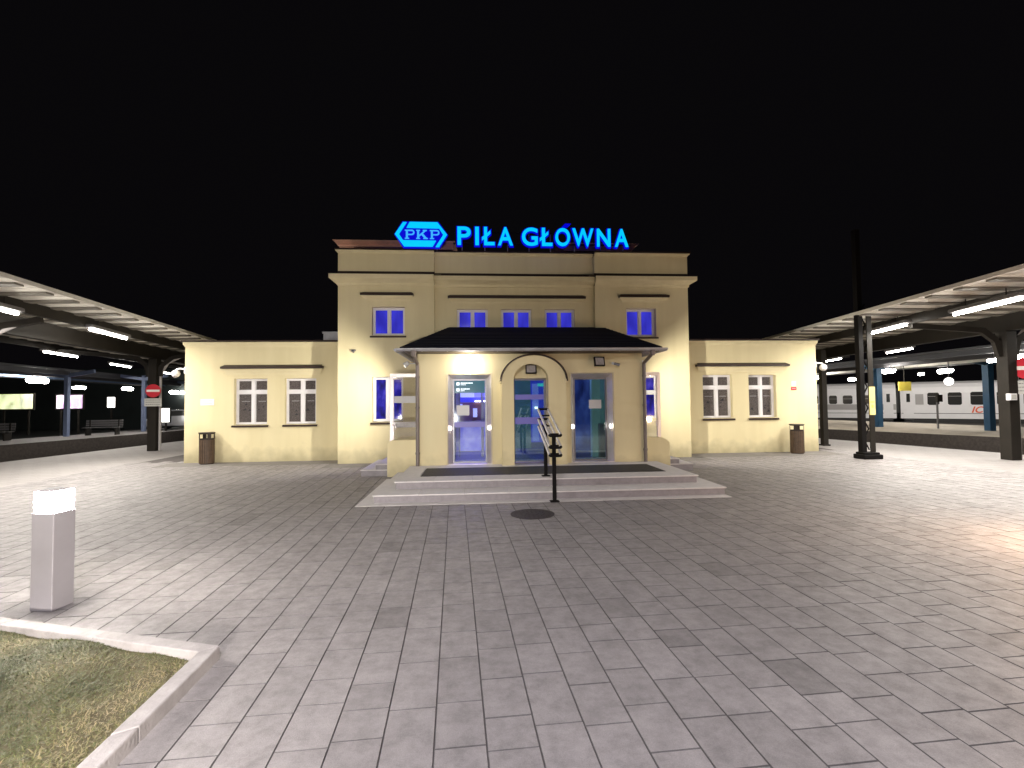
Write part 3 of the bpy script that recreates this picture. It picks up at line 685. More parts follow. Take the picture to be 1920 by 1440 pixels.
hall('hall_screen_door', 'hall_grey', (1.02, 1.52, 13.6, 13.64, .42, 2.5)); hall('hall_glow_panel', 'hall_lavender', (1.60, 1.78, 13.9, 13.94, .60, 2.24)); hall('hall_back_screen', 'hall_blue', (1.54, 2.05, 14.0, 14.04, .55, 2.4))
hall('hall_ceiling_light', 'hall_teal_lamp', (1.74, 2.02, 13.7, 13.75, 2.16, 2.24)); hall('hall_strip_light', 'soft_glow', (1.66, 1.74, 13.8, 13.84, 1.52, 1.58))
hall('hall_screen', 'hall_wet_blue', (2.45, 3.18, 12.9, 12.94, .40, 2.30)); hall('hall_pillar', 'pale_pillar', (3.00, 3.22, 12.5, 12.7, .28, 2.4)); hall('hall_bin', 'steel_dark', (3.15, 3.36, 12.3, 12.48, .28, 1.15))
hall('hall_partition', 'hall_grey', (3.24, 3.5, 12.9, 12.94, .28, 2.4))
# doors
def door(bx, steel=True, gm='door_glass', inset=.10):
    x0, x1, z0, z1 = bx
    d = bpy.data.objects.new('door', None); link(d, B); d.location = Vector(((x0+x1)/2, YP, z0))-BO
    if steel:   # splayed stainless reveal
        mb = MB(); y0, y1 = YP-.012, YP+.22; t = .10
        q0 = [(x0-.02, z0), (x0-.02, z1+.02), (x1+.02, z1+.02), (x1+.02, z0)]; q1 = [(x0+t, z0+.02), (x0+t, z1-t), (x1-t, z1-t), (x1-t, z0+.02)]
        for k in range(3):
            (a, b), (c_, e) = q0[k], q0[k+1]; (a2, b2), (c2, e2) = q1[k], q1[k+1]
            mb.quad((a, y0, b), (c_, y0, e), (c2, y1, e2), (a2, y1, b2))
        mb.box(x0-.02, x1+.02, y0, y1, z0-.002, z0+.018)
        part(mb, 'reveal', 'steel', d); fx0, fx1, fz1, fy = x0+t, x1-t, z1-t, y1
    else: fx0, fx1, fz1, fy = x0+.01, x1-.01, z1-.01, YP+.14
    mb = MB(); frame_box(mb, fx0, fx1, z0+.02, fz1, fy, fy+.05, .035); part(mb, 'frame', 'steel_dark', d)
    part(MB().box(fx0+.035, fx1-.035, fy+.02, fy+.03, z0+.055, fz1-.035), 'pane', gm, d)
    return d, fx0, fx1, fy, z0+.02, fz1
d1, a, b, fy, za, zb = door(doors[0])
part(MB().box(a+.04, b-.04, fy+.006, fy+.016, zb-.33, zb-.04), 'notice_panel', 'teal_panel', d1)
t = MB()
for k, zz in enumerate((zb-.10, zb-.24)):
    t.box(a+.09, a+.16, fy+.003, fy+.0055, zz-.045, zz+.025); xx = a+.19
    for j in range(9 if k == 0 else 6):
        wd = random.uniform(.025, .05); t.box(xx, xx+wd-.008, fy+.003, fy+.0055, zz-.005, zz+.018); xx += wd
    xx = a+.19
    for j in range(4 if k == 0 else 3):
        t.box(xx, xx+.025, fy+.003, fy+.0055, zz-.04, zz-.027); xx += .032
part(t, 'notice_lettering', 'text_glow', d1)
part(MB().box(a+.04, b-.04, fy+.013, fy+.018, 1.14, 1.27), 'safety_band', 'lavender_band', d1)
part(MB().box(a+.09, a+.39, fy+.008, fy+.012, 1.42, 1.66), 'paper_notice', 'paper', d1)
d2, a, b, fy, za, zb = door(doors[1], False, 'green_glass')
part(MB().box(a+.04, b-.04, fy+.013, fy+.018, 1.20, 1.36), 'safety_band', 'lavender_band', d2); part(MB().box(a+.04, b-.04, fy+.013, fy+.018, 1.78, 1.90), 'safety_band', 'lavender_band', d2)
d3, a, b, fy, za, zb = door(doors[2], True, 'green_glass')
part(MB().box(a+.38, a+.68, fy+.008, fy+.012, 1.55, 1.76), 'paper_notice', 'paper', d3)
for dd, x in ((d1, -.60), (d3, 3.17)):
    part(MB().path([(x, YP-.05, 1.02), (x, YP-.09, 1.02), (x, YP-.09, 1.18), (x, YP-.05, 1.18)], .012), 'handle', 'steel', dd)
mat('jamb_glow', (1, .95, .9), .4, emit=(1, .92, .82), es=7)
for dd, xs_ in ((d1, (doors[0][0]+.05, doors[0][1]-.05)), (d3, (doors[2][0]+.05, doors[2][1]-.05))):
    for x in xs_: part(MB().ball((x, YP+.07, 1.13), .036, 14, 10, 1.5), 'jamb_glow_bead', 'jamb_glow', dd)  # glowing beads added for bright spots on the steel jambs
# inner sliding door frames seen through the left door
mb = MB()
for x in (-.58, -.47, .12, .16): mb.box(x, x+.03, 13.0, 13.06, PZ, 2.5)
mb.box(-.438, .118, 13.005, 13.055, 2.44, 2.5); part(mb, 'inner_door_frame', 'steel_dark', d1)
for k, (xa, xb) in enumerate(((PX0, -1), (PX1, 1))):      # glazed side doors standing open, leaf facing the square
    s_ = xb; y = 12.25; x0_, x1_ = sorted((xa+s_*.02, xa+s_*.78))
    d = bpy.data.objects.new('side_door', None); link(d, B); d.location = Vector(((x0_+x1_)/2, y, PZ))-BO
    mb = MB(); frame_box(mb, x0_, x1_, PZ+.03, 2.46, y, y+.07, .09); part(mb, 'frame', 'steel', d)
    part(MB().box(x0_+.09, x1_-.09, y+.03, y+.04, PZ+.12, 2.37), 'pane', 'window_glass', d)
    if s_ < 0: part(MB().box(x0_+.10, x1_-.12, y+.01, y+.02, 1.73, 1.90), 'paper_notice', 'paper', d)
    hx = x0_+.045 if s_ < 0 else x1_-.045
    part(MB().path([(hx, y-.01, 1.20), (hx, y-.06, 1.20), (hx-s_*.10, y-.06, 1.20), (hx-s_*.10, y-.06, 1.08)], .012).box(hx-.03, hx+.03, y-.012, y-.001, 1.08, 1.30), 'handle', 'steel', d)
    part(MB().box(x0_+.09, x1_-.09, y+.02, y+.026, 1.12, 1.26), 'safety_band', 'glass_dim', d) if s_ < 0 else None

# ------------------------------------------------------------------ entrance steps
ST = thing('entrance_steps', 'wide grey granite steps in front of the porch with a pale border', 'steps', (1.3, 9.5, 0))
part(MB().box(-1.78, 4.50, 8.62, YP-.012, -.02, .12), 'lower_step_body', 'granite', ST)
part(MB().box(-1.50, 4.23, 9.16, YP-.014, .12, .262), 'upper_step_body', 'granite', ST)
def treads(x0, x1, y0, y1, z, n, inner=None):
    for i in range(n):
        a = x0+(x1-x0)*i/n+.002; b = x0+(x1-x0)*(i+1)/n-.002
        part(MB().box(a, b, y0-.018, y1, z, z+.024), 'tread_slab', 'granite_pale_lit', ST, bevel=.004)
treads(-1.81, 4.53, 8.62, 9.158, .121, 8)
for i, (a, b) in enumerate(((-1.81, -1.502), (4.232, 4.53))):
    for k in range(2): part(MB().box(a, b, 9.162+k*1.09, 9.162+(k+1)*1.09-.004, .121, .145), 'tread_slab', 'granite_pale_lit', ST, bevel=.004)
treads(-1.53, 4.26, 9.16, 9.70, .2625, 8)
part(MB().box(-1.53, -1.12, 9.702, YP-.016, .2625, .2863).box(3.86, 4.26, 9.702, YP-.016, .2625, .2863).box(-1.118, 3.858, 10.87, YP-.016, .2625, .2863), 'landing', 'granite_pale_lit', ST)
part(MB().box(-1.116, 3.856, 9.704, 10.868, .2625, .276), 'mat_well', 'granite', ST)
part(MB().box(-2.05, -1.785, 8.40, 11.3, -.01, .006).box(-1.783, 4.52, 8.40, 8.618, -.01, .006), 'border_strip', 'granite_pale_lit', ST)
mt_ = MB().box(-1.10, 3.84, 9.72, 10.85, .277, .290).build('doormat', 'doormat'); props(mt_, 'long black doormat let into the landing at the doors', 'doormat')
# cheek walls + side steps
for s_, xc, x_out in ((-1, PX0, -2.10), (1, PX1, 4.72)):
    T = thing('side_steps', 'small granite side steps beside a rounded yellow cheek wall, %s of the porch' % ('left' if s_ < 0 else 'right'), 'steps', (x_out, 12, 0), group='side steps of the porch')
    x0_, x1_ = min(xc-s_*.002+s_*.004, x_out), max(xc+s_*.002, x_out)
    rr = .16; z1 = .86 if s_ < 0 else .83; pts = []
    if s_ < 0: pts = [(x0_, -.0), (x1_, -.0), (x1_, z1)]+[(x0_+rr-rr*math.sin(t), z1-rr+rr*math.cos(t)) for t in [i*math.pi/2/8 for i in range(9)]]
    else: pts = [(x1_, 0), (x0_, 0), (x0_, z1), (x1_-.28, z1)]+[(x1_-.28+.28*math.sin(t), z1-.18+.18*math.cos(t)) for t in [i*math.pi/2/8 for i in range(1, 9)]]
    part(MB().prism(pts, 11.62, 11.80), 'cheek_wall', 'plaster', T, bevel=.015)
    for k, (ext_, h) in enumerate(((.64, .13), (.30, .26))):
        xa, xb = sorted((xc+s_*.003, x_out+s_*ext_))
        part(MB().box(xa, xb, 11.802+.02*k, 13.9-.02*k, -.01 if k == 0 else .152, h-.002), 'step_body', 'granite', T)
        part(MB().box(xa-(.015 if s_ < 0 else 0), xb+(.015 if s_ > 0 else 0), 11.81+.02*k, 13.92-.02*k, h, h+.02), 'tread_slab', 'granite_pale_lit', T, bevel=.004)
# manhole
mb = MB().tube((0, 0, -.01), (0, 0, .006), .34, seg=40)
for k in range(3):
    rr = .09+.09*k
    for i in range(8+8*k):
        t = 2*math.pi*i/(8+8*k); mb.box(rr*math.cos(t)-.012, rr*math.cos(t)+.012, rr*math.sin(t)-.012, rr*math.sin(t)+.012, .005, .009)
o = mb.build('manhole_cover', 'iron'); o.location = (.85, 7.54, 0); props(o, 'dark round iron manhole cover in the paving before the steps', 'manhole cover')

# ------------------------------------------------------------------ handrail
HR = thing('handrail', 'black steel stair handrail with three levels of paired rails', 'handrail', (1.335, 8.95, 0))
def hp(mb, n, m, b=0): return part(mb, n, m, HR, b)
hp(MB().box(1.335-.032, 1.335+.032, 8.40-.03, 8.40+.03, 0, 1.12).box(1.255, 1.415, 8.33, 8.47, .006, .02), 'post', 'black_steel', .004)
hp(MB().box(1.335-.032, 1.335+.032, 9.44-.03, 9.44+.03, .287, 1.30).box(1.255, 1.415, 9.37, 9.51, .287, .30), 'post', 'black_steel', .004)
for zn, zf in ((1.15, 1.58), (.95, 1.38), (.81, 1.24)):
    yn, yf = 8.22, 9.75
    for x in (1.235, 1.435): hp(MB().tube((x, yn+.03, zn+.01), (x, yf-.03, zf-.01), .021), 'rail', 'rail_steel')
    hp(MB().path([(1.235, yn+.03, zn+.01), (1.25, yn, zn), (1.42, yn, zn), (1.435, yn+.03, zn+.01)], .023), 'rail_end', 'black_steel')
    hp(MB().path([(1.235, yf-.03, zf-.01), (1.25, yf, zf), (1.42, yf, zf), (1.435, yf-.03, zf-.01)], .023), 'rail_end', 'black_steel')
    zp1 = zn+(8.40-yn)/(yf-yn)*(zf-zn); zp2 = zn+(9.44-yn)/(yf-yn)*(zf-zn)
    hp(MB().box(1.25, 1.42, 8.39, 8.41, zp1-.05, zp1-.02).box(1.25, 1.42, 9.43, 9.45, zp2-.05, zp2-.02), 'bracket', 'black_steel')

# ------------------------------------------------------------------ bollard lamps
def bollard(loc, rz, label, glow='bollard_glow'):
    t = thing('bollard_lamp', label, 'bollard lamp', loc, rz, 'bollard lamps on the square')
    MB().box(-.1, .1, -.1, .1, 0, .83).build('post', 'bollard_metal', t, bevel=.006)
    MB().box(-.094, .094, -.094, .094, .832, 1.01).build('light_head', glow, t, bevel=.01)
    MB().box(-.096, .096, -.096, .096, 1.012, 1.022).build('cap', 'bollard_metal', t, bevel=.006)
    return t
bollard((-3.70, 4.58, 0), R(-7), 'square grey bollard lamp glowing beside the lawn kerb')
def lamp_post_light(x, y, e, col, z=.88): lamp('bollard_light', 'POINT', (x, y, z), e, col, .07)

# ------------------------------------------------------------------ bins
def bin_(loc, rz, label):
    t = thing('litter_bin', label, 'litter bin', loc, rz, 'litter bins against the wings')
    mb = MB(); n = 22
    for i in range(n):
        a = 2*math.pi*i/n; c_, s_ = math.cos(a), math.sin(a); rr = .185; wd = .021
        q = [(c_*rr-s_*wd, s_*rr+c_*wd), (c_*rr+s_*wd, s_*rr-c_*wd), (c_*(rr+.014)+s_*wd, s_*(rr+.014)-c_*wd), (c_*(rr+.014)-s_*wd, s_*(rr+.014)+c_*wd)]
        mb.ext([(x, y, .03) for x, y in q], (0, 0, .68))
    mb.build('slat_cladding', 'wood_slats', t)
    MB().tube((0, 0, 0), (0, 0, .72), .182, seg=24).build('drum', 'bin_dark', t)
    mb = MB(); seg = 24
    holes = []
    # hood ring with four openings
    for i in range(seg):
        a0, a1 = 2*math.pi*i/seg, 2*math.pi*(i+1)/seg
        solid = (i % 6) in (0, 5) or False
        z0, z1 = .72, .90
        for (za, zb) in ([(z0, z1)] if solid else [(z0, .745), (.875, z1)]):
            mb.quad((.2*math.cos(a0), .2*math.sin(a0), za), (.2*math.cos(a1), .2*math.sin(a1), za), (.2*math.cos(a1), .2*math.sin(a1), zb), (.2*math.cos(a0), .2*math.sin(a0), zb))
    mb.build('hood_ring', 'bin_dark', t)
    MB().tube((0, 0, .90), (0, 0, .925), .215, seg=28).build('lid', 'bin_dark', t)
    return t
b1 = bin_((-7.90, 14.93, 0), R(45), 'brown slatted litter bin at the outer end of the left wing')
b2 = copy_tree(b1); b2.location = (10.12, 14.75, 0); b2['label'] = 'brown slatted litter bin at the outer end of the right wing'

# ------------------------------------------------------------------ roof sign
SG = thing('rooftop_sign', 'glowing blue station name sign with hexagonal railway logo above the attic', 'illuminated sign', (1.2, 14.2, 6.2))
YS = 14.16
def px2x(px): return -.518+(px-858)*.01611
def lx(zx): return px2x(zx/7.385+740)
def lz(zy): return 7.005-((zy/7.385+400)-419)*.01589
def grow(poly, k):
    cx = sum(a for a, b in poly)/len(poly); cz = sum(b for a, b in poly)/len(poly)
    return [(cx+(a-cx)*k, cz+(b-cz)*k) for a, b in poly]
LG = MB().prism([(lx(a), lz(b)) for a, b in ((142, 138), (620, 138), (745, 315), (630, 497), (150, 497), (34, 315))], YS, YS+.10)
lg = part(LG, 'logo_backing', 'sign_blue', SG)
# bands as convex strips
def pl_(pp, y, m='sign_cyan', n='logo_band'): return part(MB().prism([(lx(a), lz(b)) for a, b in pp], y, y+.025), n, m, lg)
mb = MB()
for k, pp in enumerate(([(152, 152), (200, 152), (98, 313), (45, 315)], [(45, 315.5), (98, 314), (152, 398), (165, 482)], [(152, 398.5), (587, 400), (540, 482), (165.5, 482.5)],
                        [(240, 148), (605, 148), (628, 232), (198, 228)], [(605.5, 148.5), (733, 315), (683, 317), (628.5, 232.5)], [(733, 315.5), (626, 487), (580, 487), (683, 317.5)])):
    mb.prism([(lx(a), lz(b)) for a, b in pp], YS-.03, YS-.002)
part(mb, 'logo_band', 'sign_cyan', lg)
def serifP(x0, x1, y0=255, y1=378):
    w_ = x1-x0; t = 26; q = []
    q.append([(x0+14, y0), (x0+14+t, y0), (x0+14+t, y1), (x0+14, y1)])
    q.append([(x0, y1-13), (x0+14, y1-13), (x0+14, y1), (x0, y1)]); q.append([(x0+14+t, y1-13), (x0+26+t+4, y1-13), (x0+26+t+4, y1), (x0+14+t, y1)])
    q.append([(x0, y0), (x0+14, y0), (x0+14, y0+13), (x0, y0+13)])
    cx, cy_, ro, ri, ys = x1-38, y0+35, 36, 17, 1
    n = 10; hx = x0+14+t
    q.append([(hx, y0), (cx, y0), (cx, y0+15), (hx, y0+15)]); q.append([(hx, y0+57), (cx, y0+57), (cx, y0+71), (hx, y0+71)])
    for i in range(n):
        a0, a1 = -math.pi/2+math.pi*i/n, -math.pi/2+math.pi*(i+1)/n
        q.append([(cx+ri*1.0*math.cos(a0), cy_+(ri+4)*math.sin(a0)), (cx+ro*math.cos(a0), cy_+ro*math.sin(a0)), (cx+ro*math.cos(a1), cy_+ro*math.sin(a1)), (cx+ri*math.cos(a1), cy_+(ri+4)*math.sin(a1))])
    return q
def serifK(x0, x1, y0=255, y1=378):
    t = 26; q = [[(x0+12, y0), (x0+12+t, y0), (x0+12+t, y1), (x0+12, y1)]]
    for yy in (y0, y1-13): q.append([(x0, yy), (x0+12, yy), (x0+12, yy+13), (x0, yy+13)]); q.append([(x0+12+t, yy), (x0+50, yy), (x0+50, yy+13), (x0+12+t, yy+13)])
    q.append([(x0+38, y0+70), (x1-42, y0+13), (x1-18, y0+13), (x0+38, y0+92)]); q.append([(x0+58, y0+58), (x0+82, y0+42), (x1-4, y1-13), (x1-38, y1-13)])
    q.append([(x1-58, y0), (x1-5, y0), (x1-5, y0+12.5), (x1-58, y0+12.5)]); q.append([(x1-52, y1-12.5), (x1+8, y1-12.5), (x1+8, y1), (x1-52, y1)])
    return q
for polys in (serifP(175, 305), serifK(325, 470), serifP(505, 635)):
    mb = MB()
    for k, pp in enumerate(polys): mb.prism([(lx(a), lz(b)) for a, b in pp], YS-.028-.0006*k, YS-.004)
    part(mb, 'letter', 'sign_cyan_dim', lg)
def glyph(ch, x0, x1, z0, z1, y, depth, off, m, parent, name):
    cu = bpy.data.curves.new('t', 'FONT'); cu.body = ch; cu.offset = off; cu.extrude = .5; cu.resolution_u = 6
    o = bpy.data.objects.new('t', cu); link(o); dg = bpy.context.evaluated_depsgraph_get(); dg.update()
    me = bpy.data.meshes.new_from_object(o.evaluated_get(dg)); bpy.data.objects.remove(o)
    xs = [v.co.x for v in me.vertices]; ys = [v.co.y for v in me.vertices]; a, b, c_, d = min(xs), max(xs), min(ys), max(ys)
    zz = [v.co.z for v in me.vertices]; e, f = min(zz), max(zz)
    for v in me.vertices:
        v.co = (x0+(v.co.x-a)/(b-a)*(x1-x0), y+depth*(1-(v.co.z-e)/(f-e)), z0+(v.co.y-c_)/(d-c_)*(z1-z0))
    me.name = name; me.materials.clear(); me.materials.append(MT[m]); q = bpy.data.objects.new(name, me); link(q, parent)
    off_ = Vector((0, 0, 0)); k = parent
    while k: off_ += k.location; k = k.parent
    me.transform(Matrix.Translation(-off_)); return q
LT = [('P', 858, 882), ('I', 890.3, 896.8), ('Ł', 902.5, 925.5), ('A', 932, 959), ('G', 976, 1005), ('Ł', 1009, 1032), ('O', 1038, 1065), ('W', 1070, 1109), ('N', 1116, 1141), ('A', 1150, 1175)]
for ch, a, b in LT:
    x0, x1 = px2x(a), px2x(b); z0, z1 = 6.345, 6.875
    bk = glyph(ch, x0-.035, x1+.035, z0-.035, z1+.035, YS+.03, .09, .055, 'sign_blue', SG, 'letter')
    glyph(ch, x0, x1, z0, z1, YS-.03, .055, .012, 'sign_cyan', bk, 'letter_face')
    if a == 1038:
        xc = (x0+x1)/2; part(MB().prism([(xc-.02, 6.93), (xc+.16, 6.93), (xc+.26, 7.03), (xc+.08, 7.03)], YS+.02, YS+.10), 'accent', 'sign_blue', bk)
part(MB().box(px2x(850), px2x(1182), YS+.14, YS+.17, 6.42, 6.45).box(px2x(850), px2x(1182), YS+.14, YS+.17, 6.75, 6.78), 'support_rail', 'black_steel', SG)
for px in (765, 820, 866, 908, 950, 990, 1030, 1075, 1125, 1168): part(MB().box(px2x(px)-.015, px2x(px)+.015, YS+.171, YS+.2, 6.226, 6.75), 'support_strut', 'grey_paint', SG)

# ------------------------------------------------------------------ wall fixtures
def floodlight(loc, lit, label, rz=0):
    t = thing('wall_floodlight', label, 'floodlight', loc, rz, 'square floodlights above the porch doors')
    MB().box(-.03, .03, -.10, 0, -.03, .03).build('bracket', 'black_steel', t)
    mb = MB(); frame_box(mb, -.125, .125, -.11, .11, -.17, -.10, .02); mb.box(-.105, .105, -.125, -.102, -.09, .09); mb.build('housing', 'black_steel', t)
    k_ = (.128, .113, -.19, -.172) if lit else (.104, .089, -.155, -.14)
    MB().box(-k_[0], k_[0], k_[2], k_[3], -k_[1], k_[1]).build('lens', 'lamp_glow' if lit else 'glass_dim', t)
    t.rotation_euler = (R(-12), 0, rz); return t
t = thing('wall_lamp', 'lit lamp above the left porch door, its white glare shaped as a globe', 'wall lamp', (-.17, YP, 2.62))
MB().tube((0, 0, 0), (0, -.03, 0), .07).tube((0, -.03, 0), (0, -.10, 0), .025).build('bracket', 'black_steel', t)
MB().ball((0, -.28, -.03), .20, 28, 18).build('globe', 'lamp_glow', t)  # round globe takes the shape of the lamp's glare
floodlight((1.27, YP, 2.46), False, 'unlit square floodlight in the arch above the middle door')
floodlight((2.87, YP, 2.63), False, 'unlit square floodlight above the right porch door', R(8))
def spot(loc, label, s_=1, glow=None):
    t = thing('security_camera', label, 'security camera', loc, 0, 'small cameras on the walls')
    MB().tube((0, 0, 0), (0, -.03, 0), .035).tube((0, -.03, 0), (s_*.04, -.10, -.01), .012).build('bracket', 'white_plastic', t)
    MB().tube((s_*.0, -.11, -.01), (s_*.12, -.15, -.05), .033).build('housing', 'white_plastic' if glow else 'steel_dark', t)
    if glow: MB().tube((s_*.121, -.1504, -.0505), (s_*.127, -.152, -.053), .029).build('lens', glow, t)
    return t
spot((3.25, YP, 2.62), 'small dark camera on the porch wall beside the right floodlight')
for x_, s_ in ((-1.365, -1), (3.965, 1)):
    t = thing('eave_floodlight', 'small white floodlight under the eave on the %s side of the porch' % ('left' if s_ < 0 else 'right'), 'floodlight', (x_, 12.42, 2.72), 0, 'small floodlights on the porch sides')
    MB().box(-.02, .02, -.03, .03, -.05, .05).tube((0, 0, 0), (s_*.34, 0, .0), .014).build('bracket', 'white_plastic', t)
    MB().tube((s_*.34, 0, .03), (s_*.44, .02, -.04), .05, .07).build('housing', 'white_plastic', t)
    MB().tube((s_*.441, .0205, -.041), (s_*.448, .021, -.045), .06).build('lens', 'soft_glow', t)
t = thing('wall_sensor', 'small dark wedge shaped sensor high on the tower wall left of the porch', 'sensor', (-3.53, YT, 3.23))
MB().ext([(-.07, 0, .045), (.07, 0, .045), (.01, 0, -.05)], (0, -.08, 0)).build('housing', 'steel_dark', t, bevel=.006)
MB().box(-.03, .03, -.1, -.081, -.005, .03).build('lens', 'text_dark', t)
def dome(loc, s_, label):
    t = thing('dome_camera', label, 'dome camera', loc, 0, 'dome cameras on the wing corners')
    MB().box(-.04, .04, -.02, .10, -.10, .10).build('wall_plate', 'white_plastic', t, bevel=.01)
    MB().path([(0, .03, .03), (s_*.16, .03, .05), (s_*.27, .03, .03), (s_*.30, .03, -.03)], .028).build('arm', 'white_plastic', t)
    MB().ball((s_*.30, .03, -.10), .115, 18, 12).build('dome_housing', 'white_plastic', t)
    MB().ball((s_*.30, .01, -.155), .075, 16, 10).build('dome_glass', 'glass_dim', t)
    return t
dome((WL0-.04, YW+.1, 2.78), -1, 'white dome camera on a bent arm at the left wing corner')
dome((WR1+.04, YW+.1, 2.86), 1, 'white dome camera on a bent arm at the right wing corner')
def plate(name, label, cat, x0, x1, z0, z1, y, m, lines=None, rows=3):
    t = thing(name, label, cat, ((x0+x1)/2, y, z0))
    part(MB().box(x0, x1, y-.012, y-.001, z0, z1), 'plate', m, t)
    if lines:
        mb = MB()
        for k in range(rows):
            zz = z1-(z1-z0)*(k+.7)/(rows+.4); xx = x0+(x1-x0)*.12
            while xx < x1-(x1-x0)*.18:
                wd = random.uniform(.02, .05)*(x1-x0)/.4*1.0; mb.box(xx, min(xx+wd*.8, x1-.02), y-.0145, y-.0125, zz-.008, zz+.008); xx += wd
        part(mb, 'lettering', lines, t)
    return t
plate('wall_sign', 'small white notice plate on the left wing above the bin', 'sign', -8.24, -7.85, 1.715, 1.905, YW, 'sign_white', 'sign_grey', 2)
plate('wall_sign', 'small white box plate on the right wing above the red one', 'sign', 10.29, 10.45, 2.15, 2.30, YW, 'sign_white')
plate('wall_sign', 'small red notice plate on the right wing', 'sign', 10.28, 10.46, 2.01, 2.11, YW, 'sign_red', 'sign_white', 1)
# no-entry panels between post/white box on wing corner

# ================================================================== PLATFORM CANOPIES
def vdir(a, b): return (Vector(b)-Vector(a)).normalized()
def canopy(label, e0, e1, s_, L0, L1, cols, beam_off, col_off, far_off, zed, group):
    """e0->e1 edge line (xy) at z=zed; s_=+1 if the canopy lies to the +n side"""
    a = Vector(e0); d = vdir(e0, e1); n = Vector((d.y, -d.x))*s_
    t = thing('platform_canopy', label, 'canopy', (a.x, a.y, 0), 0, group)
    def P(l, o_, z): q = a+d*l+n*o_; return Vector((q.x, q.y, z))
    # corrugated roof sheet; underside is a trapezoid profile running across the canopy
    mb = MB(); pitch = .80; k = int((L1-L0)/pitch)
    prof_z = lambda o_: zed-.02-.10*min(o_, col_off)/col_off + (.12*max(0, o_-col_off)/(far_off-col_off))
    segs = [0, beam_off, col_off, far_off]
    for i in range(k):
        l = L0+i*pitch
        cr = [(l, 0), (l+.30, 0), (l+.34, .05), (l+.76, .05), (l+.80, 0)]
        for o1, o2 in zip(segs, segs[1:]):
            for (la, ha), (lb, hb) in zip(cr, cr[1:]):
                mb.quad(P(la, o1, prof_z(o1)+ha), P(lb, o1, prof_z(o1)+hb), P(lb, o2, prof_z(o2)+hb), P(la, o2, prof_z(o2)+ha))
    part(mb, 'roof_sheet', 'canopy_sheet', t)
    ra = math.atan2(n.y, n.x)
    for i in range(k):
        c_ = P(L0+i*pitch+.15, 0, 0); mb = MB(); z0_, z1_ = prof_z(.08)-.004, prof_z(col_off)-.004
        q0, q1 = P(L0+i*pitch+.04, .08, z0_), P(L0+i*pitch+.27, .08, z0_); q2, q3 = P(L0+i*pitch+.27, col_off-.12, z1_), P(L0+i*pitch+.04, col_off-.12, z1_)
        part(mb.ext([q0, q1, q2, q3], (0, 0, -.035)), 'cross_strip', 'strip_dark', t)  # dark strips added under the corrugation for stronger banding
    part(MB().quad(P(L0, 0, zed+.05), P(L1, 0, zed+.05), P(L1, far_off, zed+.22), P(L0, far_off, zed+.22)), 'roof_deck', 'canopy_far', t)
    part(MB().beam(P(L0, -.012, zed+.018), P(L1, -.012, zed+.018), .012, .085), 'fascia', 'canopy_sheet', t)
    part(MB().beam(P(L0, beam_off, zed-.20), P(L1, beam_off, zed-.20), .10, .26), 'edge_beam', 'dark_paint', t)
    part(MB().beam(P(L0, col_off, zed-.36), P(L1, col_off, zed-.36), .22, .46), 'main_girder', 'dark_paint', t)
    part(MB().beam(P(L0, far_off-.4, zed-.10), P(L1, far_off-.4, zed-.10), .10, .22), 'edge_beam', 'dark_paint', t)
    for l in cols:
        mb = MB(); b_ = P(l, col_off, 0); hw = .15
        mb.box(b_.x-hw, b_.x+hw, b_.y-hw, b_.y+hw, 0, zed-.59)
        c_ = part(mb, 'column', 'dark_paint', t, bevel=.01)
        for sg in (-1, 1):
            pts = [P(l, col_off-sg*(.16), zed-1.25), P(l, col_off-sg*.26, zed-.85), P(l, col_off-sg*.62, zed-.55), P(l, (beam_off+.02) if sg > 0 else (far_off-.4), zed-.38 if sg > 0 else zed-.26)]
            mb = MB()
            for i, (p1, p2) in enumerate(zip(pts, pts[1:])): mb.beam(p1, p2, .12-.002*i, .18-.02*i)
            part(mb, 'arm', 'dark_paint', t)
        pp = P(l, col_off-s_*(-.21 if s_ > 0 else .0)-(.21 if s_ < 0 else 0)+(0 if s_ < 0 else 0), 0) if s_ < 0 else P(l, col_off+.22, 0)
        q1 = P(l, col_off-.45, zed-.75) if s_ < 0 else P(l, col_off+.30, zed-.8); q2 = P(l, col_off-1.0, zed-.45) if s_ < 0 else P(l, col_off+.6, zed-.4)
        part(MB().path([(pp.x, pp.y, 0), (pp.x, pp.y, zed-1.2), tuple(q1), tuple(q2)], .05), 'drain_pipe', 'pipe_paint', t)
    return t, P
cl, PL = canopy('long platform canopy left of the building, pale corrugated underside on dark steel columns', (-8.48, 9.26), (-9.77, 19.2), -1, -10, 34, (-12.5, -5, 2.7, 10.7, 18.2, 25.7), 1.05, 2.46, 6.6, 4.1, 'canopies over the island platform')
cr_, PR = canopy('long platform canopy right of the building, pale corrugated underside on dark steel columns', (10.10, 8.18), (11.72, 19.4), 1, -9, 34, (-6, 4.77, 16.0, 27), 1.38, 3.86, 6.8, 4.12, 'canopies over the island platform')

